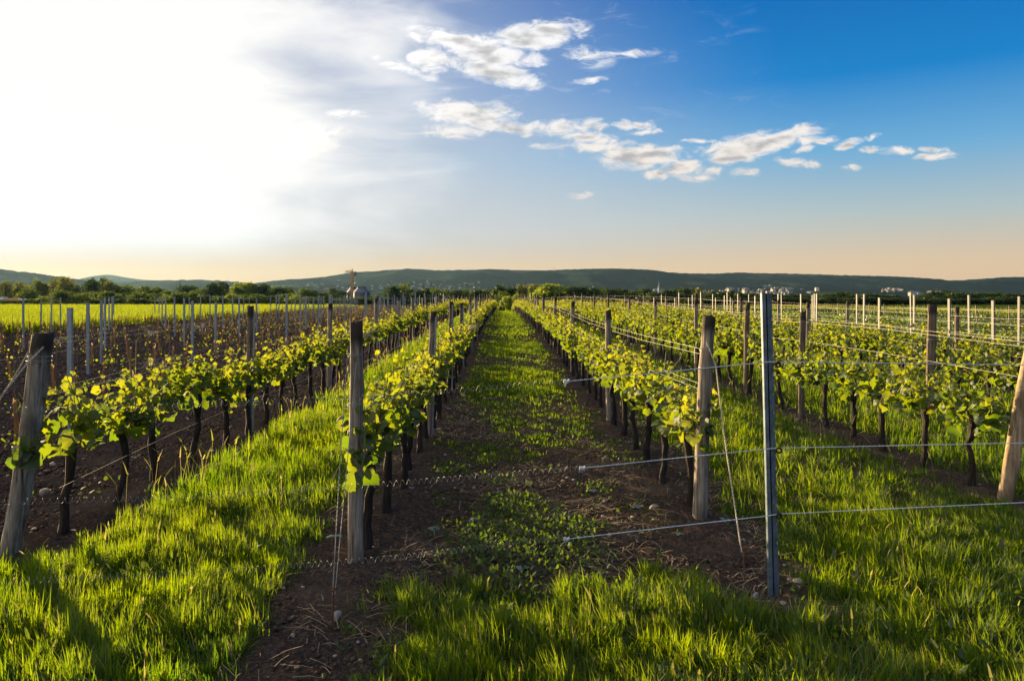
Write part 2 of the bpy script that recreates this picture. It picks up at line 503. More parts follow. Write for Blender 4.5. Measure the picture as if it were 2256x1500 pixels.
M['sleeve'] = foliage('dry_sleeve', (.18, .13, .08), (.32, .24, .15), (.30, .20, .10), (.55, .41, .22), .5, .03)
M['stake_wood'] = simple('brown_stake', (.16, .11, .07), .9, var=.35, scale=20)
M['wall'] = simple('pale_render', (.21, .205, .20), .9, var=.08, scale=.3)
M['wall_warm'] = simple('warm_render', (.60, .48, .34), .9, var=.1, scale=.3)
M['roof'] = simple('clay_tile_roof', (.26, .10, .06), .9, var=.25, scale=.6)
M['roof_grey'] = simple('grey_roof', (.16, .17, .19), .8, var=.2, scale=.6)
M['silo'] = simple('silo_steel', (.09, .105, .13), .55, .25, var=.2, scale=.8)
M['silo_dark'] = simple('silo_dark_steel', (.045, .05, .06), .6, .2, var=.2, scale=.8)
M['crane'] = simple('crane_yellow', (.42, .22, .05), .6, var=.15, scale=.5)
M['grey_block'] = simple('concrete_block', (.22, .21, .20), .9, var=.2, scale=1)
M['car_white'] = simple('white_paint', (.75, .75, .75), .3, var=.04, spec=.5)
M['truck_orange_lit'] = simple('orange_lit_body', (.70, .36, .16), .5, var=.1, scale=1)  # warm light on the box truck, put into its body colour
M['glass'] = simple('dark_glass', (.02, .025, .03), .08, var=.1, spec=.6)
M['tyre'] = simple('tyre', (.02, .02, .02), .9, var=.1)
M['mast'] = simple('lattice_steel', (.12, .12, .12), .6, .3, var=.2)


def wood_mat(name, lo, hi, dark_top=True):
    m, nt = new_mat(name)
    tc = nd(nt, 'ShaderNodeTexCoord')
    ob_ = tc.outputs['Object']
    g = nd(nt, 'ShaderNodeTexNoise', {'Vector': nd(nt, 'ShaderNodeMapping', {'Vector': ob_, 'Scale': (36, 36, 1.6)}).outputs[0], 'Scale': 1.3, 'Detail': 7.0, 'Roughness': .7}).outputs[0]
    b = nd(nt, 'ShaderNodeTexNoise', {'Vector': nd(nt, 'ShaderNodeMapping', {'Vector': ob_, 'Scale': (6, 6, 2)}).outputs[0], 'Scale': 1.5, 'Detail': 4.0}).outputs[0]
    c = ramp(nt, g, [(.34, tuple(x * .22 for x in lo)), (.44, lo), (.62, hi)])
    c = mixc(nt, smooth(nt, b, .40, .75), c, tuple(x * .55 for x in lo))
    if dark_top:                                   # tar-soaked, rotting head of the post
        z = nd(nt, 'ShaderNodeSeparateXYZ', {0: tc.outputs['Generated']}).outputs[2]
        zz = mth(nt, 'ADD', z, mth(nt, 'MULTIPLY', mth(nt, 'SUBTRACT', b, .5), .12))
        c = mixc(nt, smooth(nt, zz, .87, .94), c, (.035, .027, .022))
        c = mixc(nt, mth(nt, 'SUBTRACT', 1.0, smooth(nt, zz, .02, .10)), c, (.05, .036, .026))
    finish(nt, principled(nt, c, .9, 0, .2, bump(nt, g, .8, .012)))
    return m


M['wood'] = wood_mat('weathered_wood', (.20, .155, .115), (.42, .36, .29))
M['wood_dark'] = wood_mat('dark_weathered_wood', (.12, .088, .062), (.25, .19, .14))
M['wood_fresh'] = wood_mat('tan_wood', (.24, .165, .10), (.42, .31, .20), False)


def ground_mat():
    m, nt = new_mat('earth')
    tc = nd(nt, 'ShaderNodeTexCoord').outputs['Object']
    n1 = nd(nt, 'ShaderNodeTexNoise', {'Vector': tc, 'Scale': 1.3, 'Detail': 6.0, 'Roughness': .6}).outputs[0]
    n2 = nd(nt, 'ShaderNodeTexNoise', {'Vector': tc, 'Scale': 38.0, 'Detail': 8.0, 'Roughness': .75}).outputs[0]
    n3 = nd(nt, 'ShaderNodeTexNoise', {'Vector': tc, 'Scale': 9.0, 'Detail': 4.0}).outputs[0]
    soil = ramp(nt, n2, [(.28, (.019, .014, .011)), (.5, (.064, .046, .036)), (.72, (.165, .125, .098))])
    soil = mixc(nt, smooth(nt, n1, .45, .7), soil, mixc(nt, .55, soil, (.135, .10, .075)))
    vo = nd(nt, 'ShaderNodeTexVoronoi', {'Vector': tc, 'Scale': 26.0, 'Randomness': 1.0}).outputs['Distance']
    soil = mixc(nt, mth(nt, 'MULTIPLY', mth(nt, 'SUBTRACT', 1.0, smooth(nt, vo, .10, .16)), smooth(nt, n3, .5, .62)), soil, (.22, .19, .16))
    gr = ramp(nt, n2, [(.3, (.020, .030, .008)), (.7, (.06, .085, .016))])
    far = ramp(nt, nd(nt, 'ShaderNodeTexNoise', {'Vector': tc, 'Scale': .02, 'Detail': 5.0}).outputs[0], [(.35, (.03, .055, .012)), (.65, (.06, .08, .018))])
    a = nd(nt, 'ShaderNodeAttribute', attribute_name='grassy').outputs['Fac']
    f = nd(nt, 'ShaderNodeAttribute', attribute_name='farfield').outputs['Fac']
    c = mixc(nt, a, soil, gr)
    c = mixc(nt, f, c, far)
    finish(nt, nd(nt, 'ShaderNodeBsdfDiffuse', {'Color': c, 'Roughness': 1.0, 'Normal': bump(nt, n2, 1.0, .03)}).outputs[0])
    return m


M['earth'] = ground_mat()

# ------------------------------------------------------------------ ground
ROWS = [(-3.13, 5.0), (-0.92, 4.83), (1.47, 5.81), (4.15, 6.39), (6.65, 8.6), (9.15, 12.4)]


def grass_density(X, Y):
    """How much grass grows at a spot, 0..1 (numpy)."""
    w = fbm(X * 1.7, Y * 1.1, 4, 3)
    w2 = fbm(X * 5, Y * 4, 3, 31)
    wob = (fbm(X * 2.3, Y * 2.3, 3, 8) - .5) * 0.7
    Xw = X + wob
    d = np.zeros_like(X)
    # strip between the two left rows, opening into the foreground left
    left = sstep(-3.0, -2.7, Xw) * (1 - sstep(-1.45, -1.15, Xw))
    nearl = sstep(5.3, 4.4, Y) * (1 - sstep(-1.55, -1.2, Xw + (4.2 - Y) * -.10))
    d = np.maximum(d, np.maximum(left, nearl))
    # the aisle
    aw = sstep(-.80, -.50, Xw) * (1 - sstep(1.05, 1.3, Xw))
    band = .5 + .5 * np.sin(Y * .78 + 1.0 + 2.0 * fbm(Y * .3, Y * 0 + 3, 2, 4))
    dens = sstep(9.5, 12.5, Y) * (.30 + .70 * sstep(.40, .62, band * .5 + w * .6))
    wheel = 1 - .45 * np.exp(-((Xw - 0.85) / .14) ** 2) - .5 * np.exp(-((Xw + .42) / .14) ** 2)
    dens = np.maximum(dens, sstep(4.5, 9.0, Y) * .8 * sstep(.515, .65, w2 * .55 + w * .5))
    d = np.maximum(d, aw * dens * np.clip(wheel, 0, 1))
    # foreground grass in the middle
    edge = 4.35 + .35 * (fbm(X * 2.2, X * 0 + 7, 3, 12) - .5) * 2 + .25 * sstep(.2, 1.2, X)
    fg = sstep(edge + .15, edge - .2, Y) * sstep(-.62, -.35, Xw + .1 * (Y - 3.4))
    d = np.maximum(d, fg)
    # soil round the metal post and the strip behind it
    L = np.hypot((X - 1.5) / .30, (Y - 4.55) / .38)
    L2 = np.abs((Y - 4.30) + (X - 1.55) * .75) / .16 + 9 * np.clip(1.5 - X, 0, 1) + 4 * np.clip(X - 2.15, 0, 9)
    d *= sstep(.75, 1.15, L + .5 * (w2 - .5)) * sstep(.6, 1.3, L2 + (w2 - .5))
    # strips right of the aisle
    for (x0, x1, y0) in ((1.95, 3.85, 0), (4.5, 6.4, 0), (6.95, 8.9, 0), (9.4, 11.3, 0)):
        d = np.maximum(d, sstep(x0 - .2, x0 + .15, Xw) * (1 - sstep(x1 - .15, x1 + .2, Xw)) * (.72 + .28 * sstep(.35, .6, w)) * sstep(.25, .45, w2 + .25 * sstep(7, 4, Y)))
    d = np.maximum(d, sstep(1.75, 2.15, Xw) * sstep(6.3, 5.3, Y) * sstep(.8, 1.3, L2 + (w2 - .5)))
    d = np.where((Y > 118) | (X > 11.4), 0, d)
    return d


def build_ground():
    yy = np.concatenate(([-400, -120, -40, -12, -4, 0, 1.0, 1.6, 2.1], np.geomspace(2.5, 130, 430), np.geomspace(133, 9200, 60)))
    rr = np.linspace(-1, 1, 701); rr = 1.3 * (0.55 * rr + .45 * rr ** 3)
    hw = np.where(yy < 1.0, 300, yy + 4)
    X = rr[None] * hw[:, None]; Y = np.repeat(yy[:, None], len(rr), 1)
    Z = G(Y, X)
    gd = grass_density(X, Y)
    near = sstep(110, 40, Y) * (Y > 1)
    rough = (fbm(X * 5, Y * 5, 5, 41, .6) - .5) * .13 + (fbm(X * 22, Y * 22, 3, 77, .6) - .5) * .07 * sstep(30, 8, Y)
    plot = (X < -3.6) & (X > -23)
    amp = np.where(plot, 1.0, .62) * (1 - .55 * gd)
    Z = Z + rough * amp * near
    for rx, ry in ROWS:                                # low ridge of earth along each vine row
        Z = Z + .035 * np.exp(-((X - rx) / .28) ** 2) * near * (Y > ry - .8)
    hill = np.where(Y > 2000, 0, 1)
    ny, nx = X.shape
    V = np.stack([X, Y, Z], -1).reshape(-1, 3)
    i = np.arange(ny * nx).reshape(ny, nx)
    q = np.stack([i[:-1, :-1], i[:-1, 1:], i[1:, 1:], i[1:, :-1]], -1).reshape(-1, 4)
    me = np_mesh('ground', V, q.ravel(), np.full(len(q), 4), M['earth'], smooth_=True)
    a = me.attributes.new('grassy', 'FLOAT', 'POINT'); a.data.foreach_set('value', gd.ravel().astype(np.float32))
    ff = np.maximum(sstep(118, 135, Y), np.maximum(sstep(-23, -24.5, X), sstep(11.2, 13, X) * .75))
    a = me.attributes.new('farfield', 'FLOAT', 'POINT'); a.data.foreach_set('value', ff.ravel().astype(np.float32))
    structure('ground', me)


build_ground()

# ------------------------------------------------------------------ hills
RIDGE = [(-900, 640), (-300, 640), (420, 648), (520, 634), (560, 624), (620, 617), (700, 612), (740, 606), (770, 601), (830, 597), (900, 592), (960, 596), (1010, 595), (1080, 593),
         (1140, 596), (1200, 596.5), (1260, 594), (1340, 592), (1380, 592), (1440, 597), (1500, 602), (1560, 603), (1620, 601), (1700, 602), (1780, 604), (1850, 606),
         (1950, 609), (2040, 613), (2100, 618), (2150, 616), (2200, 612), (2240, 611), (2300, 612), (2500, 606), (2800, 610), (3300, 625)]
LEFT_R = [(-1200, 600), (-300, 578), (-80, 586), (0, 593), (60, 600), (110, 607), (160, 613), (200, 620), (260, 630), (330, 642), (400, 656)]
FAR_R = [(100, 640), (170, 616), (200, 609), (230, 605), (250, 606), (280, 612), (320, 617), (400, 619), (500, 622), (620, 634)]
LOW_R = [(150, 636), (230, 625), (290, 620), (350, 618), (420, 616), (480, 618), (540, 622), (600, 628), (680, 645)]


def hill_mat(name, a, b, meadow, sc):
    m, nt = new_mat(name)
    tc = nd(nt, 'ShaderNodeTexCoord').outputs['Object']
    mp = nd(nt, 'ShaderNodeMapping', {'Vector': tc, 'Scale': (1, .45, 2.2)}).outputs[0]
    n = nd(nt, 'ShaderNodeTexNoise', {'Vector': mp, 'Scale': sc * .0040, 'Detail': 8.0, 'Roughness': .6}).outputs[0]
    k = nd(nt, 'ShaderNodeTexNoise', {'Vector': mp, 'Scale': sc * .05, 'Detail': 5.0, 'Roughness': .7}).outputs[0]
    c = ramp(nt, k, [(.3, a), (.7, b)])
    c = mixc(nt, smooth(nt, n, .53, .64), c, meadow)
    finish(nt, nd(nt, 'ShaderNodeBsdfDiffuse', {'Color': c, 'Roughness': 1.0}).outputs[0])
    return m


def hill(name, ridge, d0, d1, d2, mat, x0, x1, nx=900, ny=70, spur=.42, seed=5, tree=10.0):
    px = np.linspace(x0, x1, nx)
    top = np.interp(px, [p[0] for p in ridge], [p[1] for p in ridge])
    k = np.ones(9) / 9
    top = np.convolve(np.pad(top, 4, 'edge'), k, 'valid')
    t = np.concatenate((np.linspace(0, 1, ny), np.linspace(1.06, 1.6, 10)))
    PX, T = np.meshgrid(px, t)
    Y = np.where(T <= 1, d0 + (d1 - d0) * T, d1 + (d2 - d1) * (T - 1) / .6)
    u = (PX - CX) / F
    zr = (HY - top)[None] * d1 / F + H
    prof = np.where(T <= 1, .55 * T ** 1.6 + .45 * sstep(0, 1, T), 1 - sstep(1, 1.6, T))
    X = u * Y
    sp = fbm(X * .0022, Y * .0009, 4, seed) - .5
    wgt = np.sin(np.pi * np.clip(T, 0, 1)) 
    Z = -1.3 + (zr + 1.3) * prof + sp * zr * spur * wgt * 1.6
    Z += tree * (fbm(X * .03, Y * .02, 3, seed + 9) - .5) * sstep(.25, .5, T)
    V = np.stack([X, Y, Z], -1)
    i = np.arange(V.shape[0] * nx).reshape(V.shape[0], nx)
    q = np.stack([i[:-1, :-1], i[:-1, 1:], i[1:, 1:], i[1:, :-1]], -1).reshape(-1, 4)
    me = np_mesh(name, V.reshape(-1, 3), q.ravel(), np.full(len(q), 4), mat, smooth_=True)
    structure(name, me)
    return px, V


HM = hill_mat('forest_hills', (.003, .008, .012), (.013, .024, .022), (.036, .050, .030), 1.0)
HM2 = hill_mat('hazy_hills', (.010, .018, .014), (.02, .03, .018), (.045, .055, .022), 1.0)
hills_px, HV = hill('hills', RIDGE, 2600, 5600, 7200, HM, -200, 2900)
hill('hills', LEFT_R, 1900, 3800, 5000, HM, -1000, 395, 400, 40, seed=21)
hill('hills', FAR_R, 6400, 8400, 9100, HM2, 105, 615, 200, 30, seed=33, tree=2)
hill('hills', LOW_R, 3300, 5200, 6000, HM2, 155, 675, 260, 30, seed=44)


def on_hill(px, py):
    j = int(np.argmin(np.abs(hills_px - px)))
    p = HV[:70, j]
    yy = HY - F * (p[:, 2] - H) / p[:, 1]
    k = int(np.argmax(yy <= py)) if (yy <= py).any() else 69
    k = max(k, 1)
    a = (yy[k - 1] - py) / max(yy[k - 1] - yy[k], 1e-4)
    return Vector(p[k - 1] + (p[k] - p[k - 1]) * min(max(a, 0), 1))


# villages
def house_meshes(w, d, h, r, wall, roof):
    b = MB(); b.box((0, 0, h / 2), (w, d, h))
    b.add([(-w / 2, -d / 2, h), (-w / 2, d / 2, h), (-w / 2, 0, h + r - .15), (w / 2, -d / 2, h), (w / 2, d / 2, h), (w / 2, 0, h + r - .15)], [(0, 2, 1), (3, 4, 5)])
    t = MB()
    e = .5
    t.add([(-w / 2 - e, -d / 2 - e, h - .2), (w / 2 + e, -d / 2 - e, h - .2), (w / 2 + e, 0, h + r), (-w / 2 - e, 0, h + r), (-w / 2 - e, d / 2 + e, h - .2), (w / 2 + e, d / 2 + e, h - .2)],
          [(0, 1, 2, 3), (3, 2, 5, 4)])
    ch_ = MB(); ch_.box((w * .2, 0, h + r), (.9, .9, 1.6))
    win = MB()
    for i in range(3):
        win.box((-w / 2 + (i + .5) * w / 3, -d / 2, h * .55), (1.3, .1, 1.5))
    return b.mesh('wall', wall), t.mesh('roof', roof), ch_.mesh('chimney', roof), win.mesh('windows', M['glass'])


HOUSE = [house_meshes(11, 9, 5.5, 4, M['wall'], M['roof']), house_meshes(14, 10, 6, 4.5, M['wall'], M['roof_grey']), house_meshes(10, 9, 7, 3.5, M['wall_warm'], M['roof']),
         house_meshes(26, 12, 9, 2.5, M['wall'], M['roof_grey']), house_meshes(18, 14, 15, 2, M['wall_warm'], M['roof'])]


def village(n, box, kinds, label, group, seed, dens=None):
    r = random.Random(seed)
    x0, x1, y0, y1 = box
    k = 0
    while k < n:
        px, py = r.uniform(x0, x1), r.uniform(y0, y1)
        if dens and r.random() > dens(px, py): continue
        p = on_hill(px, py)
        kind = r.choice(kinds)
        t = thing('house', label, 'house', p + Vector((0, 0, -.8)), r.choice((0, 0, 1.57)) + r.uniform(-.5, .5), group)
        s = r.uniform(.55, 1.0)
        t.scale = (s, s, s)
        ob('wall', HOUSE[kind][0], t); ob('chimney', HOUSE[kind][2], ob('roof', HOUSE[kind][1], t))
        k += 1


village(60, (720, 1060, 619, 640), [0, 0, 1, 1, 2], 'small pale house in the hillside village behind the grain silos', 'houses of the village behind the silos', 1,
        lambda x, y: .9 if (y > 618 + abs(x - 960) * .05) else .25)
village(12, (640, 720, 622, 640), [0, 1, 2], 'tiny house on the hill foot left of the yellow crane', 'houses on the hill left of the crane', 2)
village(70, (1540, 1740, 630, 650), [0, 0, 1, 1, 2, 2, 3], 'small house of the town behind the tall steel fence post', 'houses of the town right of centre', 3,
        lambda x, y: 1 if y > 636 + abs(x - 1640) * .07 else .15)
village(14, (1700, 1800, 636, 646), [3, 3, 1, 4], 'long pale building at the right end of the town', 'long buildings at the right of the town', 4)
village(22, (1435, 1540, 638, 650), [0, 1, 2, 0], 'small house near the church spire on the plain', 'houses round the church', 5)
village(20, (1938, 1988, 636, 643), [0, 3, 2, 1], 'pale house in the small hill settlement on the right', 'houses of the right hill settlement', 6)
village(14, (2000, 2050, 645, 652), [0, 1, 3], 'pale house low behind the trees on the far right', 'houses low on the far right', 7)
village(10, (380, 560, 628, 640), [0, 1, 2], 'tiny house on the low hills behind the left trees', 'houses on the left low hills', 8)
for px, py, lab in ((1608, 643, 'bright white block of flats left of the steel post'), (1703, 644, 'largest white block of flats in the town beside the steel post'),
                    (2006, 652, 'tall warm white tower block low on the far right'), (1643, 646, 'white cube-like building in the middle of the town')):
    p = on_hill(px, py)
    t = thing('apartment_block', lab, 'building', p + Vector((0, 0, -1)), .4)
    t.scale = (.95, .95, .95)
    ob('wall', HOUSE[4][0], t); ob('roof', HOUSE[4][1], t)
p = on_hill(1450, 646)
ch = thing('church', 'church with a tall slim pointed spire in the distant town', 'church', p, .3)
b = MB(); b.box((0, 0, 13), (9, 9, 26)); ob('tower', b.mesh('tower', M['wall']), ch)
b = MB(); b.lathe([(6.4, 25.5), (4.2, 32), (1.4, 50), (.05, 60)], 8); ob('spire', b.mesh('spire', M['roof_grey']), ch)
b = MB(); b.box((17, 0, 6), (25, 13, 12)); b.add([(4.6, -7, 12), (29.8, -7, 12), (29.8, 0, 19), (4.6, 0, 19), (4.6, 7, 12), (29.8, 7, 12)], [(0, 1, 2, 3), (3, 2, 5, 4), (0, 3, 4), (1, 5, 2)])
ob('nave', b.mesh('nave', M['wall']), ch)
p = on_hill(1222, 597)
b = MB(); b.lathe([(2.2, 0), (1.6, 20), (.8, 26), (.25, 42)], 8)
tag(ob('radio_mast', b.mesh('radio_mast', M['mast']), None, p), 'thin radio mast standing on the hill ridge above the aisle', 'mast')
# pylon
b = MB()
for s in (-1, 1):
    for q in (-1, 1):
        b.tube([(s * 3, q * 3, 0), (s * .5, q * .5, 34)], .35, 4)
for k, z in enumerate((8, 16, 23, 29)):
    w = 3 - 2.5 * z / 34
    b.box((0, 0, z), (2 * w + .3, 2 * w + .3, .4))
for z, w in ((25, 12), (31, 9)): b.box((0, 0, z), (w, .7, .7))
py_ = at(396, 634, 1500)
tag(ob('power_pylon', b.mesh('power_pylon', M['mast']), None, (py_.x, 1500, -1.2)), 'dark lattice power pylon behind the trees on the left', 'pylon')

# ------------------------------------------------------------------ silos, crane, cars
def silo(px, D, top, w, label):
    c = at(px, 655, D)
    Hs = at(px, top, D).z + 1.1
    r = w * D / F / 2
    t = thing('grain_silo', label, 'silo', (c.x, D, -1.1), 0, 'grain silos beyond the young vines')
    b = MB(); prof = []
    zz = np.linspace(0, Hs * .60, 22)
    for k, z in enumerate(zz): prof.append((r * (1 + (.012 if k % 2 else 0)), z))
    b.lathe(prof, 36); ob('wall', b.mesh('silo_wall', M['silo']), t)
    b = MB(); b.lathe([(r * 1.03, Hs * .60), (r * 1.03, Hs * .61), (r * .52, Hs * .90)], 36); ob('roof', b.mesh('silo_roof', M['silo']), t)
    b = MB(); b.lathe([(r * .55, Hs * .89), (r * .55, Hs * .96), (r * .48, Hs * .985), (r * .05, Hs)], 20)
    for k in range(10):
        a = k * .628
        b.box((r * .5 * math.cos(a), r * .5 * math.sin(a), Hs * .985), (.2, .2, Hs * .03))
    ob('cap', b.mesh('silo_cap', M['silo_dark']), t)


silo(797, 500, 631, 37, 'nearer grain silo with conical grey roof, right of the crane')
silo(779, 520, 631.5, 30, 'grain silo standing half hidden behind the crane mast')

D = 470
c = at(777, 655, D)
Hc = at(777, 592, D).z + 1.1
zt = at(777, 600, D).z + 1.1
t = thing('tower_crane', 'yellow tower crane beside the grain silos', 'crane', (c.x - .3, D, -1.1), 0)
b = MB()
w = .62
for s in (-1, 1):
    for q in (-1, 1): b.box((s * w, q * w, zt / 2), (.15, .15, zt))
n = 12
for k in range(n):
    z0, z1 = zt * k / n, zt * (k + 1) / n
    for s in (-1, 1):
        b.tube([(-w, s * w, z0), (w, s * w, z1)], .09, 4); b.tube([(s * w, -w, z1), (s * w, w, z0)], .09, 4)
        b.box((0, s * w, z1), (2 * w, .12, .12))
ob('mast', b.mesh('mast', M['crane']), t)
b = MB(); b.tube([(0, 0, zt), (.1, 0, Hc)], [.6, .15], 4); ob('tower_head', b.mesh('tower_head', M['crane']), t)
J = Matrix.Rotation(R(-42), 4, 'Z')
b = MB()
for zz_, yy_ in ((0, -.5), (0, .5), (.9, 0)): b.tube([J @ Vector((.5, yy_, zt + zz_)), J @ Vector((-6.8, yy_ * .6, zt + zz_ * .6 + .3))], .2, 4)
for k in range(9):
    x_ = -k * .75
    b.tube([J @ Vector((x_, -.5, zt)), J @ Vector((x_ - .37, 0, zt + .85))], .08, 4); b.tube([J @ Vector((x_ - .37, 0, zt + .85)), J @ Vector((x_ - .75, .5, zt + .05))], .08, 4)
ob('jib', b.mesh('jib', M['crane']), t)
b = MB()
for yy_ in (-.5, .5): b.tube([J @ Vector((0, yy_, zt)), J @ Vector((3.0, yy_, zt))], .14, 4)
ob('counter_jib', b.mesh('counter_jib', M['crane']), t)
b = MB(); b.box(J @ Vector((2.6, 0, zt - .9)), (1.3, 1.4, 2.4), R(-42)); ob('counterweight', b.mesh('counterweight', M['grey_block']), t)
b = MB(); b.box((.9, -1.1, zt - .9), (1.1, 1.1, 1.5)); ob('cab', b.mesh('cab', M['crane']), t)
b = MB()
b.tube([(.1, 0, Hc - .1), J @ Vector((-5.2, 0, zt + .9))], .05, 3); b.tube([(.1, 0, Hc - .1), J @ Vector((2.8, 0, zt + .2))], .05, 3)
ob('tie_rods', b.mesh('tie_rods', M['mast']), t)

# road with vehicles behind the hedge, far left
b = MB(); yr = 222
b.add([(-260, yr + 6, -.35), (-60, yr + 6, -.35), (-60, yr - 4, -.35), (-260, yr - 4, -.35), (-260, yr - 8, -1.15), (-60, yr - 8, -1.15), (-260, yr + 12, -1.15), (-60, yr + 12, -1.15)],
      [(0, 3, 2, 1), (3, 4, 5, 2), (1, 7, 6, 0)])
structure('road', b.mesh('road', simple('asphalt', (.05, .05, .05), .9, scale=.5)))


def car(px, label, name, cat, body_w, body_l, h, paint, rz, boxy=False):
    p = at(px, 662, yr)
    t = thing(name, label, cat, (p.x, yr, -.35), rz)
    b = MB()
    if boxy:
        b.box((0, 0, .95 + h * .42), (body_w, body_l, h * .72))
        b.box((0, 0, .5), (body_w * .9, body_l, .25))
    else:
        L, Wd = body_l / 2, body_w / 2
        prof = [(-L, .35), (-L, .8), (-L * .95, .95), (-L * .72, h * .97), (L * .30, h), (L * .62, .98), (L * .96, .85), (L, .6), (L, .35)]
        n = len(prof)
        v = [(-Wd, y_, z_) for y_, z_ in prof] + [(Wd, y_, z_) for y_, z_ in prof]
        b.add(v, [tuple(range(n)), tuple(range(2 * n - 1, n - 1, -1))] + [(i, n + i, n + (i + 1) % n, (i + 1) % n) for i in range(n)])
    ob('body', b.mesh('body', paint), t)
    b = MB()
    if boxy: b.box((0, body_l / 2 + .9, 1.25), (body_w * .92, 1.6, 1.8))
    else:
        for s in (-1, 1): b.box((s * body_w / 2, -.2, h * .80), (.04, body_l * .5, h * .22))
        b.box((0, -body_l / 2 * .85, h * .78), (body_w * .8, .06, h * .2))
    ob('cab' if boxy else 'window', b.mesh('glazing', M['car_white'] if boxy else M['glass']), t)
    for sx in (-1, 1):
        for sy in (-.62, .62):
            b = MB(); b.lathe([(.34, -.12), (.34, .12)], 14)
            w_ = ob('wheel', b.mesh('wheel', M['tyre']), t, (sx * body_w * .44, sy * body_l / 2, .34), (0, R(90), 0))
            b = MB(); b.lathe([(.2, -.135), (.2, .135)], 10)
            ob('rim', b.mesh('rim', M['galv_dull']), w_)


car(3, 'white car at the left edge, on the road behind the yellow field', 'parked_car', 'car', 1.75, 4.3, 1.5, M['car_white'], R(75))
car(25, 'orange-lit box truck on the road behind the yellow field', 'box_truck', 'truck', 2.2, 3.4, 1.15, M['truck_orange_lit'], R(90), True)
car(51, 'white car behind a hedge and the steel vineyard posts, far left', 'parked_car', 'car', 1.75, 4.1, 1.55, M['car_white'], R(20))

# ------------------------------------------------------------------ trees
def unit_leaf():
    return [(-.5, 0, 0), (0, -.34, .08), (.5, 0, 0), (0, .34, .08)], [(0, 1, 2, 3)]


def tree_proto(seed, lobes, nleaf, size, trunk_h, mat, airy=0.0, flat=1.0, spread=.5):
    """Unit tree: height 1, crown about 1 wide, stands at z = 0."""
    r = np.random.RandomState(seed)
    P = []
    C = []
    for k in range(lobes):
        a = r.uniform(0, 2 * np.pi); q = spread * math.sqrt(r.uniform(0, 1)) * .75
        zc = r.uniform(trunk_h + .08, .84)
        shrink = 1 - .65 * max(0, (zc - .55) / .45)
        rad = r.uniform(.20, .31) * (1 - .25 * (zc > .7))
        C.append((q * shrink * math.cos(a), q * shrink * math.sin(a), min(zc, 1 - rad * .9), rad))
    C.append((0, 0, .84, .16))
    w = np.array([c[3] ** 2 for c in C]); w /= w.sum()
    pick = r.choice(len(C), nleaf, p=w)
    C = np.array(C)
    dvec = r.normal(size=(nleaf, 3)); dvec /= np.linalg.norm(dvec, axis=1)[:, None]
    rad = C[pick, 3] * (r.uniform(0.55 - airy, 1.0, nleaf) ** .5) * (1 + .18 * r.normal(size=nleaf))
    pos = C[pick, :3] + dvec * rad[:, None] * np.array([1, 1, .8 * flat])
    ok = (pos[:, 2] > trunk_h * .8) & (pos[:, 2] < 1.0)
    pos = pos[ok]; n = len(pos)
    rot = rot_z(r.uniform(0, 6.28, n)) @ rot_x(r.normal(0, .8, n)) @ rot_y(r.normal(0, .8, n))
    clump = fbm(pos[:, 0] * 7 + 3, pos[:, 2] * 7 + pos[:, 1] * 5, 2, seed)
    rnd = np.clip(.15 + .7 * clump + r.uniform(-.25, .25, n), 0, 1)
    V, I, T, Q = scatter([unit_leaf()], [(pos, rot, r.uniform(.6, 1.35, n) * size, rnd)])
    crown = np_mesh('crown', V, I, T, mat, Q)
    b = MB()
    b.tube([(0, 0, -.02), (.006, .004, trunk_h * .6), (-.006, 0, max(trunk_h, .3)), (.01, 0, .62)], [.028, .02, .016, .006], 7)
    for c in C[:7]:
        b.tube([(0, 0, max(trunk_h * .8, .12)), (c[0] * .5, c[1] * .5, (c[2] + trunk_h) * .5), (c[0], c[1], c[2])], [.012, .008, .003], 5)
    trunk = b.mesh('trunk', M['tree_bark'])
    return crown, trunk


TP = {
    'round': [tree_proto(s, 17, 3000, .075, .05, M['tree_leaf']) for s in (1, 2, 3)],
    'dark': [tree_proto(s, 17, 3000, .075, .05, M['tree_leaf_dark']) for s in (4, 5, 6)],
    'bright': [tree_proto(s, 15, 2800, .075, .06, M['tree_leaf_bright']) for s in (7, 8)],
    'pale': [tree_proto(s, 15, 2300, .066, .10, M['tree_leaf_pale'], .35) for s in (9, 10)],
    'airy': [tree_proto(s, 9, 1700, .058, .36, M['tree_leaf_pale'], .3) for s in (11, 12)],
    'pine': [tree_proto(s, 11, 2000, .062, .22, M['tree_leaf_dark'], .25) for s in (13, 14)],
}
DESC = {'round': 'leafy round green tree', 'dark': 'dark dense green tree', 'bright': 'bright green leafy tree', 'pale': 'pale hazy tree', 'airy': 'tall airy tree with bare trunk', 'pine': 'dark ragged tree'}
TREES = {}


def tree(px, top, w, D, kind, place):
    TREES.setdefault(place, []).append((px, top, w, D, kind))


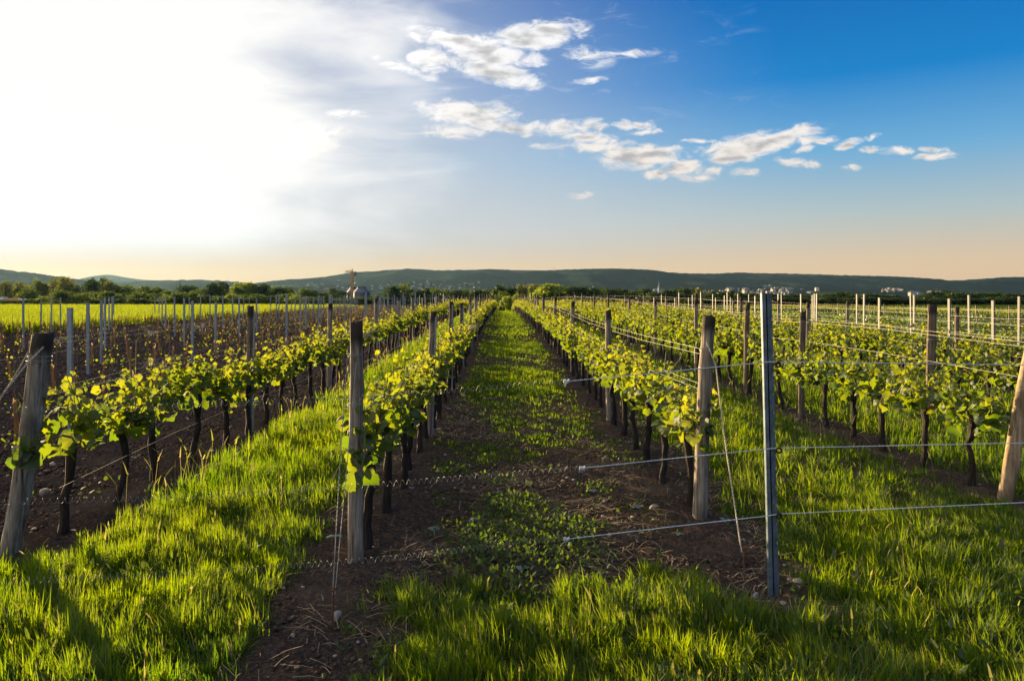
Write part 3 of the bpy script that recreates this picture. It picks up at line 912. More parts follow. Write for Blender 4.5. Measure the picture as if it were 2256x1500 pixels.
A = 'wood behind yellow field'
for px, top, w, k in ((12, 615, 34, 'pale'), (45, 618, 34, 'pale'), (62, 626, 30, 'pale'), (80, 610, 30, 'round'), (98, 620, 28, 'pale'), (117, 607, 28, 'airy'), (136, 604, 28, 'airy'), (150, 609, 18, 'airy'),
                      (168, 624, 20, 'pine'), (188, 622, 24, 'pine'), (204, 611, 38, 'pine'), (227, 608, 32, 'pine'), (246, 612, 17, 'airy'), (235, 630, 55, 'round'), (262, 627, 50, 'round'), (285, 624, 62, 'round'),
                      (320, 629, 56, 'round'), (345, 631, 42, 'round'), (376, 637, 46, 'round'), (415, 627, 50, 'dark'), (440, 634, 40, 'round'), (470, 622, 44, 'dark'), (488, 619, 34, 'dark'),
                      (515, 630, 36, 'round'), (540, 620, 50, 'bright'), (562, 625, 36, 'round'), (580, 622, 30, 'dark'), (600, 628, 42, 'round'), (618, 630, 32, 'dark'), (642, 631, 34, 'round'),
                      (666, 631, 40, 'round'), (690, 638, 38, 'dark'), (712, 642, 34, 'round'), (735, 634, 28, 'dark'), (752, 640, 30, 'dark'),
                      (-25, 612, 44, 'round'), (-70, 616, 50, 'dark'), (-120, 612, 55, 'round')):
    tree(px, top, w, 340 + random.uniform(-20, 20), k, A)
Bq = 'yellow field hedge'
for px, top, w, k in ((20, 664, 46, 'round'), (55, 631, 42, 'round'), (78, 658, 40, 'dark'), (104, 652, 40, 'bright'), (125, 634, 38, 'round'), (150, 641, 54, 'round'), (182, 643, 46, 'round'), (208, 640, 52, 'round'),
                      (240, 640, 56, 'round'), (270, 645, 50, 'dark'), (300, 640, 60, 'round'), (335, 646, 50, 'round'), (362, 648, 44, 'bright'), (392, 640, 58, 'round'), (425, 643, 48, 'round'), (452, 648, 44, 'dark'),
                      (478, 650, 42, 'round'), (508, 646, 32, 'bright'), (535, 647, 46, 'round'), (563, 645, 46, 'round'), (590, 650, 44, 'dark'), (620, 646, 50, 'round'), (652, 648, 46, 'bright'),
                      (682, 652, 42, 'round'), (712, 651, 44, 'dark'), (-20, 660, 50, 'dark'), (-60, 640, 60, 'round')):
    tree(px, top, w, 205 + random.uniform(-12, 12) if px > 70 or top > 655 else 235, k, Bq)
Cq = 'tree line right of silos'
for px, top, w, k in ((738, 648, 30, 'dark'), (760, 653, 32, 'dark'), (785, 656, 34, 'round'), (815, 652, 34, 'dark'), (832, 648, 26, 'round'), (850, 634, 18, 'pine'), (868, 628, 32, 'dark'), (887, 623, 34, 'round'), (903, 632, 26, 'round'),
                      (920, 637, 20, 'dark'), (943, 633, 32, 'dark'), (962, 634, 34, 'round'), (985, 635, 36, 'round'), (1005, 636, 30, 'dark'), (1030, 633, 32, 'round'), (1050, 635, 28, 'dark'),
                      (1070, 636, 28, 'round'), (1087, 636, 24, 'dark'), (880, 645, 44, 'round'), (918, 648, 40, 'dark'), (955, 650, 40, 'round'), (995, 649, 40, 'round'), (1035, 650, 36, 'dark'), (1065, 650, 34, 'round')):
    tree(px, top, w, 320 + random.uniform(-15, 15), k, Cq)
Dq = 'trees closing the aisle'
for px, top, w, D, k in ((1100, 626, 18, 210, 'dark'), (1092, 634, 16, 215, 'pale'), (1122, 629, 38, 220, 'dark'), (1112, 640, 30, 165, 'round'), (1080, 648, 30, 150, 'dark'), (1098, 650, 26, 140, 'round'),
                         (1119, 651, 28, 128, 'bright'), (1139, 645, 17, 140, 'bright'), (1104, 660, 20, 130, 'dark'), (1112, 655, 22, 132, 'round'), (1150, 648, 30, 150, 'round'), (1132, 652, 24, 145, 'dark'), (1165, 650, 30, 150, 'bright')):
    tree(px, top, w, D, k, Dq)
Eq = 'even-topped far grove'
for i, px in enumerate(range(1146, 1236, 9)):
    tree(px, 624 + random.uniform(-.8, 1.2) + max(0, (px - 1200) * .05), 20, 420 + random.uniform(-12, 12), 'pale', Eq)
Fq = 'tree line on the right'
for px, top, w, k in ((1210, 627, 50, 'bright'), (1190, 636, 34, 'bright'), (1240, 634, 36, 'dark'), (1262, 632, 30, 'dark'), (1282, 634, 34, 'dark'), (1302, 635, 26, 'dark'), (1325, 637, 30, 'dark'), (1345, 638, 30, 'dark'), (1362, 637, 24, 'dark'),
                      (1380, 640, 26, 'dark'), (1402, 640, 28, 'dark'), (1422, 637, 24, 'dark'), (1445, 645, 28, 'dark'), (1470, 640, 20, 'dark'), (1485, 637, 18, 'dark'), (1508, 635, 22, 'dark'), (1526, 637, 20, 'dark'),
                      (1541, 636, 18, 'pale'), (1567, 641, 18, 'pine'), (1590, 645, 26, 'dark'), (1612, 641, 20, 'pine'), (1630, 648, 24, 'dark'), (1652, 648, 28, 'dark'), (1690, 649, 32, 'dark'), (1720, 650, 30, 'dark'),
                      (1745, 650, 28, 'dark'), (1772, 650, 32, 'dark'), (1800, 652, 30, 'dark'), (1826, 649, 28, 'dark'), (1850, 645, 40, 'dark'), (1882, 651, 32, 'dark'), (1915, 649, 32, 'dark'), (1942, 651, 32, 'dark'),
                      (1970, 652, 32, 'dark'), (1995, 658, 22, 'dark'), (2035, 651, 26, 'dark'), (2058, 645, 30, 'dark'), (2080, 642, 38, 'dark'), (2105, 646, 32, 'dark'), (2130, 647, 34, 'dark'), (2165, 647, 38, 'dark'),
                      (2193, 646, 34, 'dark'), (2225, 649, 34, 'dark'), (2252, 650, 34, 'dark'), (2285, 648, 40, 'dark'), (1230, 648, 40, 'dark'), (1275, 650, 44, 'dark'), (1320, 650, 44, 'dark'), (1365, 650, 44, 'dark'),
                      (1410, 650, 44, 'dark'), (1460, 651, 44, 'dark'), (1505, 651, 40, 'dark'), (1550, 652, 44, 'dark'), (1600, 654, 40, 'dark'), (1650, 656, 44, 'dark'), (1700, 657, 44, 'dark'), (1760, 657, 44, 'dark')):
    tree(px, top - 3.5, w * 1.3, 330 + random.uniform(-18, 18), k, Fq)
for i, px in enumerate(range(-40, 780, 26)):
    tree(px + random.uniform(-6, 6), 657 + random.uniform(-3, 4), 44, 195 + random.uniform(-8, 8), 'dark' if i % 3 else 'round', 'low bushes behind yellow field')
for i, px in enumerate(range(730, 1075, 24)):
    tree(px + random.uniform(-6, 6), 656 + random.uniform(-3, 3), 40, 300 + random.uniform(-8, 8), 'dark' if i % 2 else 'round', 'low bushes left of aisle')
for i, px in enumerate(range(1180, 2300, 26)):
    tree(px + random.uniform(-6, 6), 655 + random.uniform(-3, 3), 46, 300 + random.uniform(-8, 8), 'dark', 'dark hedge on the right')
tree_i = 0
for place, lst in TREES.items():
    lst.sort()
    for i, (px, top, w, D, kind) in enumerate(lst):
        c = at(px, 655, D)
        h = at(px, top, D).z + 1.2
        W = w * D / F
        W = max(W * 1.15, h * .6)
        crown, trunk = TP[kind][i % len(TP[kind])]
        t = thing('tree', '%s, %s from the left in the %s' % (DESC[kind], ordinal(i + 1), place), 'tree', (c.x, D, -1.2), random.uniform(0, 6.28), 'trees of the ' + place)
        t.scale = (W * 1.08, W * 1.08, h)
        ob('crown', crown, t); ob('trunk', trunk, t)
        tree_i += 1

# ------------------------------------------------------------------ posts
def post_mesh(seed, h, r0, r1, lean=(0, 0), rings=18, n=14, mat=None, name='wooden_post', square=False, rag=.02):
    r = np.random.RandomState(seed)
    v = []; f = []
    ph = r.uniform(0, 6.28, 3)
    knots = [(r.uniform(.2, .8) * h, r.uniform(0, 6.28)) for _ in range(3)]
    for i in range(rings):
        t = i / (rings - 1); z = -.12 + (h + .12) * t
        rad = r0 + (r1 - r0) * t
        cx = lean[0] * max(t, 0) + .006 * math.sin(t * 5 + ph[0]); cy = lean[1] * t + .006 * math.sin(t * 4 + ph[1])
        for k in range(n):
            a = 2 * math.pi * k / n
            rr = rad * (1 + .07 * math.sin(3 * a + ph[2]) + .05 * math.sin(5 * a + 2 * t + ph[0]) + r.uniform(-.025, .025))
            if square: rr = rad * min(1.25, 1 / max(abs(math.cos(a + .5)), abs(math.sin(a + .5)))) * (1 + r.uniform(-.02, .02))
            for kz, ka in knots:
                da = (a - ka + math.pi) % (2 * math.pi) - math.pi
                rr += .012 * math.exp(-((z - kz) / .03) ** 2 - (da / .4) ** 2)
            crack = math.exp(-(((a - ph[1] + math.pi) % (2 * math.pi) - math.pi) / .14) ** 2) * (.3 + .7 * t)
            rr -= rad * .35 * crack
            zz = z + (r.uniform(-rag, rag) if i == rings - 1 else 0)
            v.append((cx + rr * math.cos(a), cy + rr * math.sin(a), zz))
    for i in range(rings - 1):
        for k in range(n):
            f.append((i * n + k, i * n + (k + 1) % n, (i + 1) * n + (k + 1) % n, (i + 1) * n + k))
    v.append((lean[0], lean[1], h + .006)); c = len(v) - 1
    for k in range(n): f.append(((rings - 1) * n + k, (rings - 1) * n + (k + 1) % n, c))
    b = MB(); b.add(v, f)
    return b.mesh(name, mat or M['wood'], True)


def tie_mesh(cx, cy, z, r, turns=2, mat=None):
    b = MB()
    pts = []
    for i in range(turns * 12 + 1):
        a = i * 2 * math.pi / 12
        pts.append((cx + (r + .001) * math.cos(a), cy + (r + .001) * math.sin(a), z + .008 * i / 12 + .004 * math.sin(a * 1.3)))
    b.tube(pts, .0022, 4)
    return b.mesh('wire_tie', mat or M['wire'])


def post_at(name, px, py_base, py_top, r0, r1, seed, label, lean=(0, 0), mat=None, square=False, ties=(), group='wooden end posts of the vine rows', Y=None):
    g = on_ground(px, py_base)
    h = H - (py_top - HY) * (g.y + lean[1]) / F - g.z
    t = thing(name, label, 'post', g, 0, group)
    ob('shaft', post_mesh(seed, h, r0, r1, lean, mat=mat, square=square, name='shaft'), t)
    for z in ties:
        q = z / h
        ob('wire_tie', tie_mesh(lean[0] * q, lean[1] * q, z, (r0 + (r1 - r0) * q) * 1.12), t)
    return g, h, t


e1 = post_at('wooden_post', 786, 1250, 712, .050, .040, 3, 'weathered grey end post left of the aisle, dark rotten top', (-.01, .0), ties=(1.33, 1.02, .85, .68))
e2 = post_at('wooden_post', 1537, 1150, 697, .053, .048, 5, 'weathered tan end post right of the aisle, dark broken top', (.085, .0), ties=(1.30, 1.17, .74))
e0 = post_at('wooden_post', 12, 1235, 735, .062, .066, 8, 'thick leaning grey end post at the left edge of the photo', (.19, .10), ties=(1.30, .72, 1.27))
e3 = post_at('wooden_post', 2203, 1108, 760, .056, .058, 12, 'leaning bright tan squared end post at the right edge', (.30, .02), M['wood_fresh'], True, ties=(.93,))

PROTO_POST = [post_mesh(20 + i, 1.55, .043, .040, (random.uniform(-.02, .02), random.uniform(-.02, .02)), mat=(M['wood_dark'] if i % 3 == 0 else M['wood'])) for i in range(5)]
b = MB(); b.prism([(-.018, 0), (.018, 0), (.018, .022), (.015, .022), (.015, .003), (-.015, .003), (-.015, .022), (-.018, .022)], -.1, 1.5)
STRIP = b.mesh('metal_channel', M['galv_dull'])
TIE = tie_mesh(0, 0, 1.40, .046)
ROWNAME = ['row beside the bare soil plot', 'row left of the aisle', 'row right of the aisle', 'second row right of the aisle', 'third row right of the aisle', 'fourth row right of the aisle']
POST_Y = [
    [9.43, 14.0, 19.0, 22.9, 26.9, 31.5, 36, 40.5, 45, 49.5, 54, 58.5, 63, 68, 73, 78, 83, 88, 93],
    [9.4, 13.6, 17.7, 21.8, 26, 30, 34, 38, 42, 46, 50, 54, 58, 62, 66, 70, 75, 80, 85, 90, 95, 100, 105, 110],
    [10.4, 16.4, 22.4, 27.2, 32, 36.5, 41, 45.5, 50, 54.5, 59, 64, 69, 74, 79, 84, 89, 94, 99, 104, 110],
    [10.65, 13.1, 16.6, 20.8, 25.5, 30, 35, 40, 45, 50, 55, 60, 65, 70, 76, 82, 88],
    [11.9, 16.8, 21.5, 26.5, 31.5, 36.5, 41.5, 46.5, 52, 58, 64, 70, 77, 84],
    [15.5, 20.4, 25.4, 30.4, 35.4, 40.4, 46, 52, 58, 65, 72, 80],
]
for ri, ys in enumerate(POST_Y):
    for j, y in enumerate(ys):
        x = ROWS[ri][0] + random.uniform(-.04, .04)
        n = j + 2
        lab = ('%s wooden post from the near end of the vine %s' % (ordinal(n), ROWNAME[ri])) if n <= 9 else 'small far wooden post deep in the vine %s' % ROWNAME[ri]
        me = PROTO_POST[(j * 2 + ri) % 5]
        rz = random.uniform(0, 6.28)
        o = tag(ob('wooden_post', me, None, (x, y, G(y, x)), (random.uniform(-.035, .035), random.uniform(-.03, .03), rz), (1, 1, random.uniform(.95, 1.03))), lab, 'post', 'wooden posts in the ' + ROWNAME[ri])
        if ri < 2 and j < 5:
            ob('metal_channel', STRIP, o, (.052 * math.cos(-rz - .3), .052 * math.sin(-rz - .3), 0), (0, 0, -rz + 1.57))
        if j < 4: ob('wire_tie', TIE, o)

# big broken post, third row right
post_at('wooden_post', 2051, 900, 672, .070, .062, 31, 'thick split dark post with torn top amid the right vines', (.02, 0), M['wood_dark'], group='wooden posts in the third row right of the aisle', ties=(1.05,))

# steel channel posts
def channel_post(h, w=.062, d=.036, t=.003, mat=None):
    b = MB(); b.prism([(-w / 2, 0), (w / 2, 0), (w / 2, d), (w / 2 - t, d), (w / 2 - t, t), (-w / 2 + t, t), (-w / 2 + t, d), (-w / 2, d)], -.1, h)
    hk = MB()
    k = int(h / .11)
    for i in range(2, k):
        for s in (-1, 1): hk.box((s * (w / 2 + .003), .012, i * .11), (.007, .012, .020))
    return b.mesh('channel', mat or M['galv']), hk.mesh('wire_hooks', M['wire'])


CH = channel_post(1.72)
M['galv_pale'] = simple('pale_galvanised_steel', (.21, .20, .185), .55, .2, var=.15, scale=22)
CHF = channel_post(1.85, .050, .045, mat=M['galv_pale'])


def steel_post(g, h, ch, label, group, rz, hooks=True, lean=.02):
    t = tag(ob('steel_post', ch[0], None, g, (random.uniform(-lean, lean), random.uniform(-lean, lean), rz), (1, 1, h)), label, 'post', group)
    if hooks: ob('wire_hook', ch[1], t)
    return t


near = [(153, 960, 678), (193, 827, 667), (223, 803, 662), (231, 770, 656), (240, 730, 654), (246, 723, 653), (250, 715, 653), (51, 767, 658), (90, 731, 659), (113, 733, 655), (133, 730, 655),
        (423, 800, 663), (474, 778, 668), (406, 763, 657), (385, 742, 653), (365, 726, 652), (357, 718, 652), (350, 708, 652), (341, 706, 652), (442, 708, 653), (463, 712, 650), (417, 700, 654),
        (490, 727, 650), (512, 722, 651), (527, 745, 652), (565, 738, 656), (536, 706, 649), (609, 722, 649), (631, 764, 649), (661, 735, 650), (672, 712, 652), (726, 740, 648), (549, 705, 651), (596, 700, 650), (615, 705, 651)]
for i, (px, yb, yt) in enumerate(sorted(near)):
    g = on_ground(px, yb)
    h = (H - (yt - HY) * g.y / F - g.z) / 1.72
    side = 'yellow field edge' if g.x < -18 else 'bare soil plot'
    steel_post(g, min(max(h, .88), 1.08), CH, '%s galvanised channel post from the left, in the bare young vine plot' % ordinal(i + 1), 'steel posts of the young vine plot', random.uniform(-.25, .25), lean=.012)
for k in range(8):
    X0 = -5.35 - 2.35 * k
    for j in range(16):
        y = 30 + 5.6 * j + (k * 1.9) % 5.6
        px = CX + X0 * F / y
        if px < 640 or y > 108: continue
        steel_post((X0 + random.uniform(-.05, .05), y, float(G(y, X0))), random.uniform(.95, 1.03), CH, 'small far galvanised post deep in the young vine plot', 'far steel posts of the young vine plot', random.uniform(-.3, .3), False, .015)

RP = [(1887, 648, 27), (1902, 648, 24), (1936, 656, 18.6), (2007, 649, 27), (2013, 650, 22), (2091, 658, 16.5), (2135, 650, 20), (2187, 662, 15.3), (2243, 653, 17.6), (1713, 647, 34), (1722, 649, 42), (1764, 648, 30),
      (1789, 650, 36), (1793, 647, 30), (1798, 647, 26), (1543, 643, 45), (1495, 645, 50), (1602, 645, 40), (1569, 648, 52), (1525, 650, 60), (1626, 647, 46), (1649, 648, 54), (1595, 651, 44), (1663, 652, 34),
      (1457, 649, 62), (1576, 656, 60), (1517, 656, 66), (1609, 655, 64), (1486, 657, 70), (1440, 655, 76)]
for i, (px, yt, y) in enumerate(sorted(RP)):
    p = at(px, yt, y)
    gz = float(G(y, p.x))
    steel_post((p.x, y, gz), (p.z - gz) / 1.85, CHF, '%s sunlit steel post from the left among the right-hand vines' % ordinal(i + 1), 'sunlit steel posts on the right', -1.25, y < 30, .01)

# far right block of vines: wooden posts
for i in range(22):
    y = 60 + i * 4.2 + random.uniform(-.4, .4)
    o = tag(ob('wooden_post', PROTO_POST[i % 5], None, (42.5 + random.uniform(-.2, .2) - (i % 3) * 0, y, G(y, 42.5)), (random.uniform(-.06, .06), random.uniform(-.06, .06), 0), (1.2, 1.2, 1.0)),
            'tiny wooden post in the far vine block before the right trees', 'post', 'wooden posts of the far right vine block')

# front fence post with folded profile
g = on_ground(1706, 1318)
fh = H - (645 - HY) * g.y / F
fp = thing('fence_post', 'tall grey-blue folded steel post of the wire fence, right foreground', 'post', g)
b = MB()
tk = .0025
b.prism([(-.029, -.002), (-.027, -.006), (-.008, -.008), (-.008, .022), (.000, .022), (.000, -.010), (.027, -.004), (.031, .020), (.0285, .0205), (.025, -.001), (.0026, -.0065),
         (.0026, .0246), (-.0105, .0246), (-.0105, -.0055), (-.0265, -.0035), (-.0295, .018), (-.032, .018)], -.1, fh)
M['fence_steel'] = simple('dark_blue_grey_steel', (.10, .135, .175), .5, .35, var=.45, scale=22, spec=.4)
o = ob('channel', b.mesh('channel', M['fence_steel']), fp, (0, 0, 0), (0, R(-1.4), R(-6)))
b = MB()
for i in range(3, int(fh / .105)):
    b.box((.021, -.0075, i * .105), (.007, .006, .016))
    b.tube([(.021, -.008, i * .105 + .004), (.024, -.014, i * .105)], .0022, 4)
ob('wire_hook', b.mesh('wire_hook', M['galv_dull']), fp, (0, 0, 0), (0, R(-1.4), R(-6)))
FY = g.y - .025
for py, dx in ((803, 14), (992, 16), (1136, 16)):
    p = at(1700 + dx, py, FY) - g
    b = MB(); b.torus((0, 0, 0), .014, .0055, 14, 6)
    o = ob('insulator', b.mesh('insulator', M['insulator']), fp, p)
    b = MB(); b.tube([(-.016, 0, 0), (-.036, .004, .004)], .004, 5)
    ob('screw', b.mesh('screw', M['rust']), o)


# ------------------------------------------------------------------ wires
def rope(pts, r, twist=.03, n=260):
    """Two strands twisted round each other along a polyline."""
    P = np.array([tuple(p) for p in pts]); s = np.concatenate(([0], np.cumsum(np.linalg.norm(np.diff(P, axis=0), axis=1))))
    tt = np.linspace(0, s[-1], n)
    C = np.stack([np.interp(tt, s, P[:, i]) for i in range(3)], -1)
    b = MB()
    dr = P[-1] - P[0]; dr /= np.linalg.norm(dr)
    a = np.cross(dr, (0, 0, 1)); a /= np.linalg.norm(a); c = np.cross(dr, a)
    for ph in (0, math.pi):
        w = tt / twist * 2 * math.pi + ph
        q = C + (a[None] * np.cos(w)[:, None] + c[None] * np.sin(w)[:, None]) * r * .6
        b.tube([Vector(v) for v in q], r * .75, 4)
    return b


def coil(pts, rad, pitch, wr):
    P = np.array([tuple(p) for p in pts]); s = np.concatenate(([0], np.cumsum(np.linalg.norm(np.diff(P, axis=0), axis=1))))
    n = int(s[-1] / pitch * 9)
    tt = np.linspace(0, s[-1], n)
    C = np.stack([np.interp(tt, s, P[:, i]) for i in range(3)], -1)
    dr = P[-1] - P[0]; dr /= np.linalg.norm(dr)
    a = np.cross(dr, (0, 0, 1)); a /= np.linalg.norm(a); c = np.cross(dr, a)
    jit = 1 + .25 * (fbm(tt * 3, tt * 0, 2, 6) - .5)
    w = np.cumsum(np.concatenate(([0], np.diff(tt) * jit[1:]))) / pitch * 2 * math.pi
    q = C + (a[None] * np.cos(w)[:, None] + c[None] * np.sin(w)[:, None]) * rad
    b = MB(); b.tube([Vector(v) for v in q], wr, 4)
    return b


def spline(pts, n=30):
    P = np.array([tuple(p) for p in pts]); s = np.linspace(0, 1, len(P))
    t = np.linspace(0, 1, n)
    k = np.stack([np.interp(t, s, P[:, i]) for i in range(3)], -1)
    for _ in range(2):
        k[1:-1] = .25 * k[:-2] + .5 * k[1:-1] + .25 * k[2:]
    return [Vector(v) for v in k]


FW = [('top', [(2420, 806, 4.62), (1715, 797, FY), (1690, 797.5, FY - .01), (1480, 818, 4.12), (1248, 840, 3.9)], [(1248, 840, 3.9), (1130, 849, 3.83), (987, 862, 3.75), (780, 877, 3.64), (563, 885, 3.56), (300, 898, 3.45), (-120, 906, 3.3)]),
      ('middle', [(2420, 972, 4.62), (1712, 987, FY), (1690, 989, FY - .01), (1480, 1010, 4.1), (1283, 1031, 3.87)], [(1283, 1031, 3.87), (1150, 1041, 3.8), (987, 1055, 3.72), (830, 1068, 3.64), (640, 1080, 3.56), (400, 1096, 3.47), (-120, 1109, 3.3)]),
      ('bottom', [(2420, 1099, 4.62), (1714, 1132, FY), (1692, 1136, FY - .01), (1480, 1160, 4.12), (1248, 1187, 3.94)], [(1248, 1187, 3.94), (1150, 1193, 3.87), (1020, 1210, 3.78), (880, 1228, 3.7), (690, 1243, 3.6), (450, 1261, 3.5), (-120, 1286, 3.3)])]
for nm, wp, sp in FW:
    t = thing('fence_wire', '%s wire of the fence: pale twisted rope ending in a stretched coil spring' % nm, 'fence wire', at(*wp[1]), 0, 'three wires of the fence across the aisle')
    o_ = t.location.copy()
    W1 = [at(*q) - o_ for q in wp]; W2 = spline([at(*q) - o_ for q in sp], 24)
    ob('rope', rope(W1, .0026, .022, 420).mesh('rope', M['rope']), t)
    ob('coil_spring', coil(W2, .0125, .029, .00065).mesh('coil_spring', M['wire']), t)
    b = MB()
    kp = W1[-1]
    for i in range(5): b.torus(kp + Vector((.006 * i - .012, 0, .002 * math.sin(i * 2))), .007, .0032, 8, 5, 'X')
    for i in range(4): b.tube([kp, kp + Vector((-.02 + .008 * i, -.01, -.02 + .012 * (i % 2)))], .0015, 4)
    ob('knot', b.mesh('knot', M['rope']), t)

# trellis wires along each row
WZ = [[(1.44, 0), (1.41, .05), (1.12, 0), (1.08, .06), (.68, 0), (.45, .02)], [(1.30, 0), (1.26, .05), (1.00, 0), (.66, 0)], [(1.30, 0), (1.26, -.05), (1.02, 0), (.98, -.05), (.66, 0)],
      [(1.40, 0), (1.36, .04), (1.10, 0), (.72, 0)], [(1.44, 0), (1.20, 0), (.95, 0)], [(1.44, 0), (1.2, 0)]]
ORD = ['topmost', 'second highest', 'third highest', 'fourth highest', 'fifth highest', 'lowest']
for ri, lst in enumerate(WZ):
    x, y0 = ROWS[ri]
    ends = [y0] + POST_Y[ri]
    for wi, (z, dx) in enumerate(lst):
        pts = []
        for a, b_ in zip(ends[:-1], ends[1:]):
            for f in (0, .5):
                y = a + (b_ - a) * f
                pts.append(Vector((x + .045 + dx * (1 if y > y0 + .2 else 0), y, float(G(y, x)) + z - (.02 if f else 0) + .01 * math.sin(y))))
        if ri == 0: pts[0] += Vector((.15, .08, 0))
        if ri == 2: pts[0] += Vector((.05, 0, 0))
        if ri == 3: pts[0] += Vector((.20, 0, -.08))
        b = MB(); b.tube([p - pts[0] for p in pts], .0014, 4)
        nm = ORD[wi] if wi < len(lst) - 1 else 'lowest'
        tag(ob('trellis_wire', b.mesh('trellis_wire', M['wire']), None, pts[0]), '%s steel trellis wire strung along the vine %s' % (nm, ROWNAME[ri]), 'trellis wire', 'trellis wires')
# wires of the steel-post rows on the right
for k, x in enumerate((11.7, 14.2, 16.8)):
    for z in (.75, 1.1, 1.45):
        b = MB(); b.tube([(0, yy_, float(G(yy_, x)) + z) for yy_ in range(14, 80, 4)], .0013, 4)
        tag(ob('trellis_wire', b.mesh('trellis_wire', M['wire']), None, (x, 0, 0)), '%s wire of the %s steel-post row on the right' % ({.75: 'low', 1.1: 'middle', 1.45: 'high'}[z], ordinal(k + 1)), 'trellis wire', 'trellis wires')
for k, x in enumerate((-5.35, -7.7)):
    b = MB(); b.tube([(0, yy_, float(G(yy_, x)) + .75 - .01 * (yy_ % 3)) for yy_ in range(11, 100, 4)], .0019, 4)
    tag(ob('trellis_wire', b.mesh('trellis_wire', M['wire']), None, (x, 0, 0)), 'wire along the %s row of young vines in the bare plot' % ordinal(k + 1), 'trellis wire', 'trellis wires')

# guys and anchors
def guy(pts, label, r, mat, twist=.05):
    o_ = Vector(pts[0])
    tag(ob('guy_wire', rope([Vector(p) - o_ for p in pts], r, twist, 160).mesh('guy_wire', mat), None, o_), label, 'guy wire', 'guy wires of the end posts')


s1 = on_ground(731, 1382)
guy([at(767, 762, 4.78), at(750, 1000, 4.45), s1 + Vector((.004, 0, .17))], 'twisted guy wire left of the aisle end post, outer strand', .0022, M['wire'])
guy([at(785, 797, 4.76), at(771, 953, 4.5), s1 + Vector((.016, 0, .17))], 'twisted guy wire against the aisle end post, inner strand', .0022, M['wire'])
b = MB(); b.tube([(0, 0, -.08), (.004, .012, .19)], .0075, 6); b.torus((.005, .012, .19), .012, .004, 10, 5)
tag(ob('anchor_stake', b.mesh('anchor_stake', M['rust']), None, s1), 'rusty anchor stake beside a stone, left of the aisle', 'stake', 'ground anchors')
s2 = on_ground(1640, 1247)
guy([at(1556, 752, 5.75), at(1577, 805, 5.7), at(1595, 957, 5.4), at(1614, 1083, 5.15), at(1634, 1216, 4.95)], 'old twisted twine guy running down from the right end post', .0045, M['twine'])
b = MB(); b.tube([(0, 0, -.05), (0, 0, .12)], .009, 6); b.box((0, 0, .12), (.026, .02, .008))
tag(ob('anchor_stake', b.mesh('anchor_stake', M['rust']), None, s2), 'short dark rusty stake left of the steel fence post', 'stake', 'ground anchors')
s0 = Vector((-4.1, 4.75, 0))
guy([at(96, 764, 4.98), at(56, 806, 4.95), at(0, 876, 4.9), s0], 'frayed pale twine guy on the left leaning post, outer strand', .0055, M['twine'])
guy([at(62, 775, 5.04), at(40, 815, 5.0), at(-2, 882, 4.92), s0 + Vector((.02, 0, 0))], 'frayed pale twine guy on the left leaning post, inner strand', .004, M['twine'])
# withered tendrils on the left wires
for px, py, Y, lab in ((118, 752, 5.6, 'withered tendril tangle on the wire by the left leaning post'), (338, 735, 7.2, 'small withered tendril tangle on the left top wire'), (442, 721, 8.2, 'star-shaped withered tendril tangle on the left top wire'),
                       (334, 798, 6.9, 'withered tendril tangle on the lower left wire'), (1040, 722, 8.0, 'withered tangle on the wire left of the aisle'), (803, 738, 5.0, 'withered twine knot where the wire meets the aisle end post')):
    b = MB()
    for i in range(16):
        q = Vector((random.gauss(0, .02), random.gauss(0, .02), random.gauss(0, .012)))
        e = q + Vector((random.gauss(0, .05), random.gauss(0, .02), random.gauss(-.01, .03)))
        b.tube([q, (q + e) / 2 + Vector((0, 0, .015)), e], [.003, .0025, .001], 4)
    p = at(px, py, Y)
    tag(ob('dry_tendril', b.mesh('dry_tendril', M['twine']), None, p), lab, 'dry vine', 'withered tendrils on the wires')

# ------------------------------------------------------------------ vines
half = [(0, 0), (.14, -.14), (.34, -.12), (.47, .02), (.47, .14), (.57, .28), (.55, .44), (.46, .50), (.42, .66), (.27, .72), (.16, .86), (0, .95)]
lv = half + [(-x, y) for x, y in half[-2:0:-1]]


def leaf_template(fold, curl):
    v = [(x, y, -fold * x * x * 1.6 - curl * (y - .35) ** 2 + .05 * math.sin(9 * x + 5 * y)) for x, y in lv]
    v.append((0, .38, .06))
    n = len(lv)
    return v, [(i, (i + 1) % n, n) for i in range(n)]


LEAF = [leaf_template(.35, .3), leaf_template(-.25, .5), leaf_template(.6, -.2), leaf_template(.1, .7)]
SIMPLE_LEAF = ([(0, 0, 0), (.5, .30, -.1), (.32, .75, -.05), (0, 1, -.12), (-.32, .75, -.05), (-.5, .30, -.1), (0, .4, .06)], [(0, 1, 6), (1, 2, 6), (2, 3, 6), (3, 4, 6), (4, 5, 6), (5, 0, 6)])


def frames(n_, r, up=.35):
    """Random leaf frames: blade hangs outward and down, faces the light."""
    a = r.uniform(0, 2 * np.pi, n_)
    tilt = r.normal(-.55, .55, n_)
    roll = r.normal(0, .6, n_)
    return rot_z(a) @ rot_x(tilt) @ rot_y(roll)


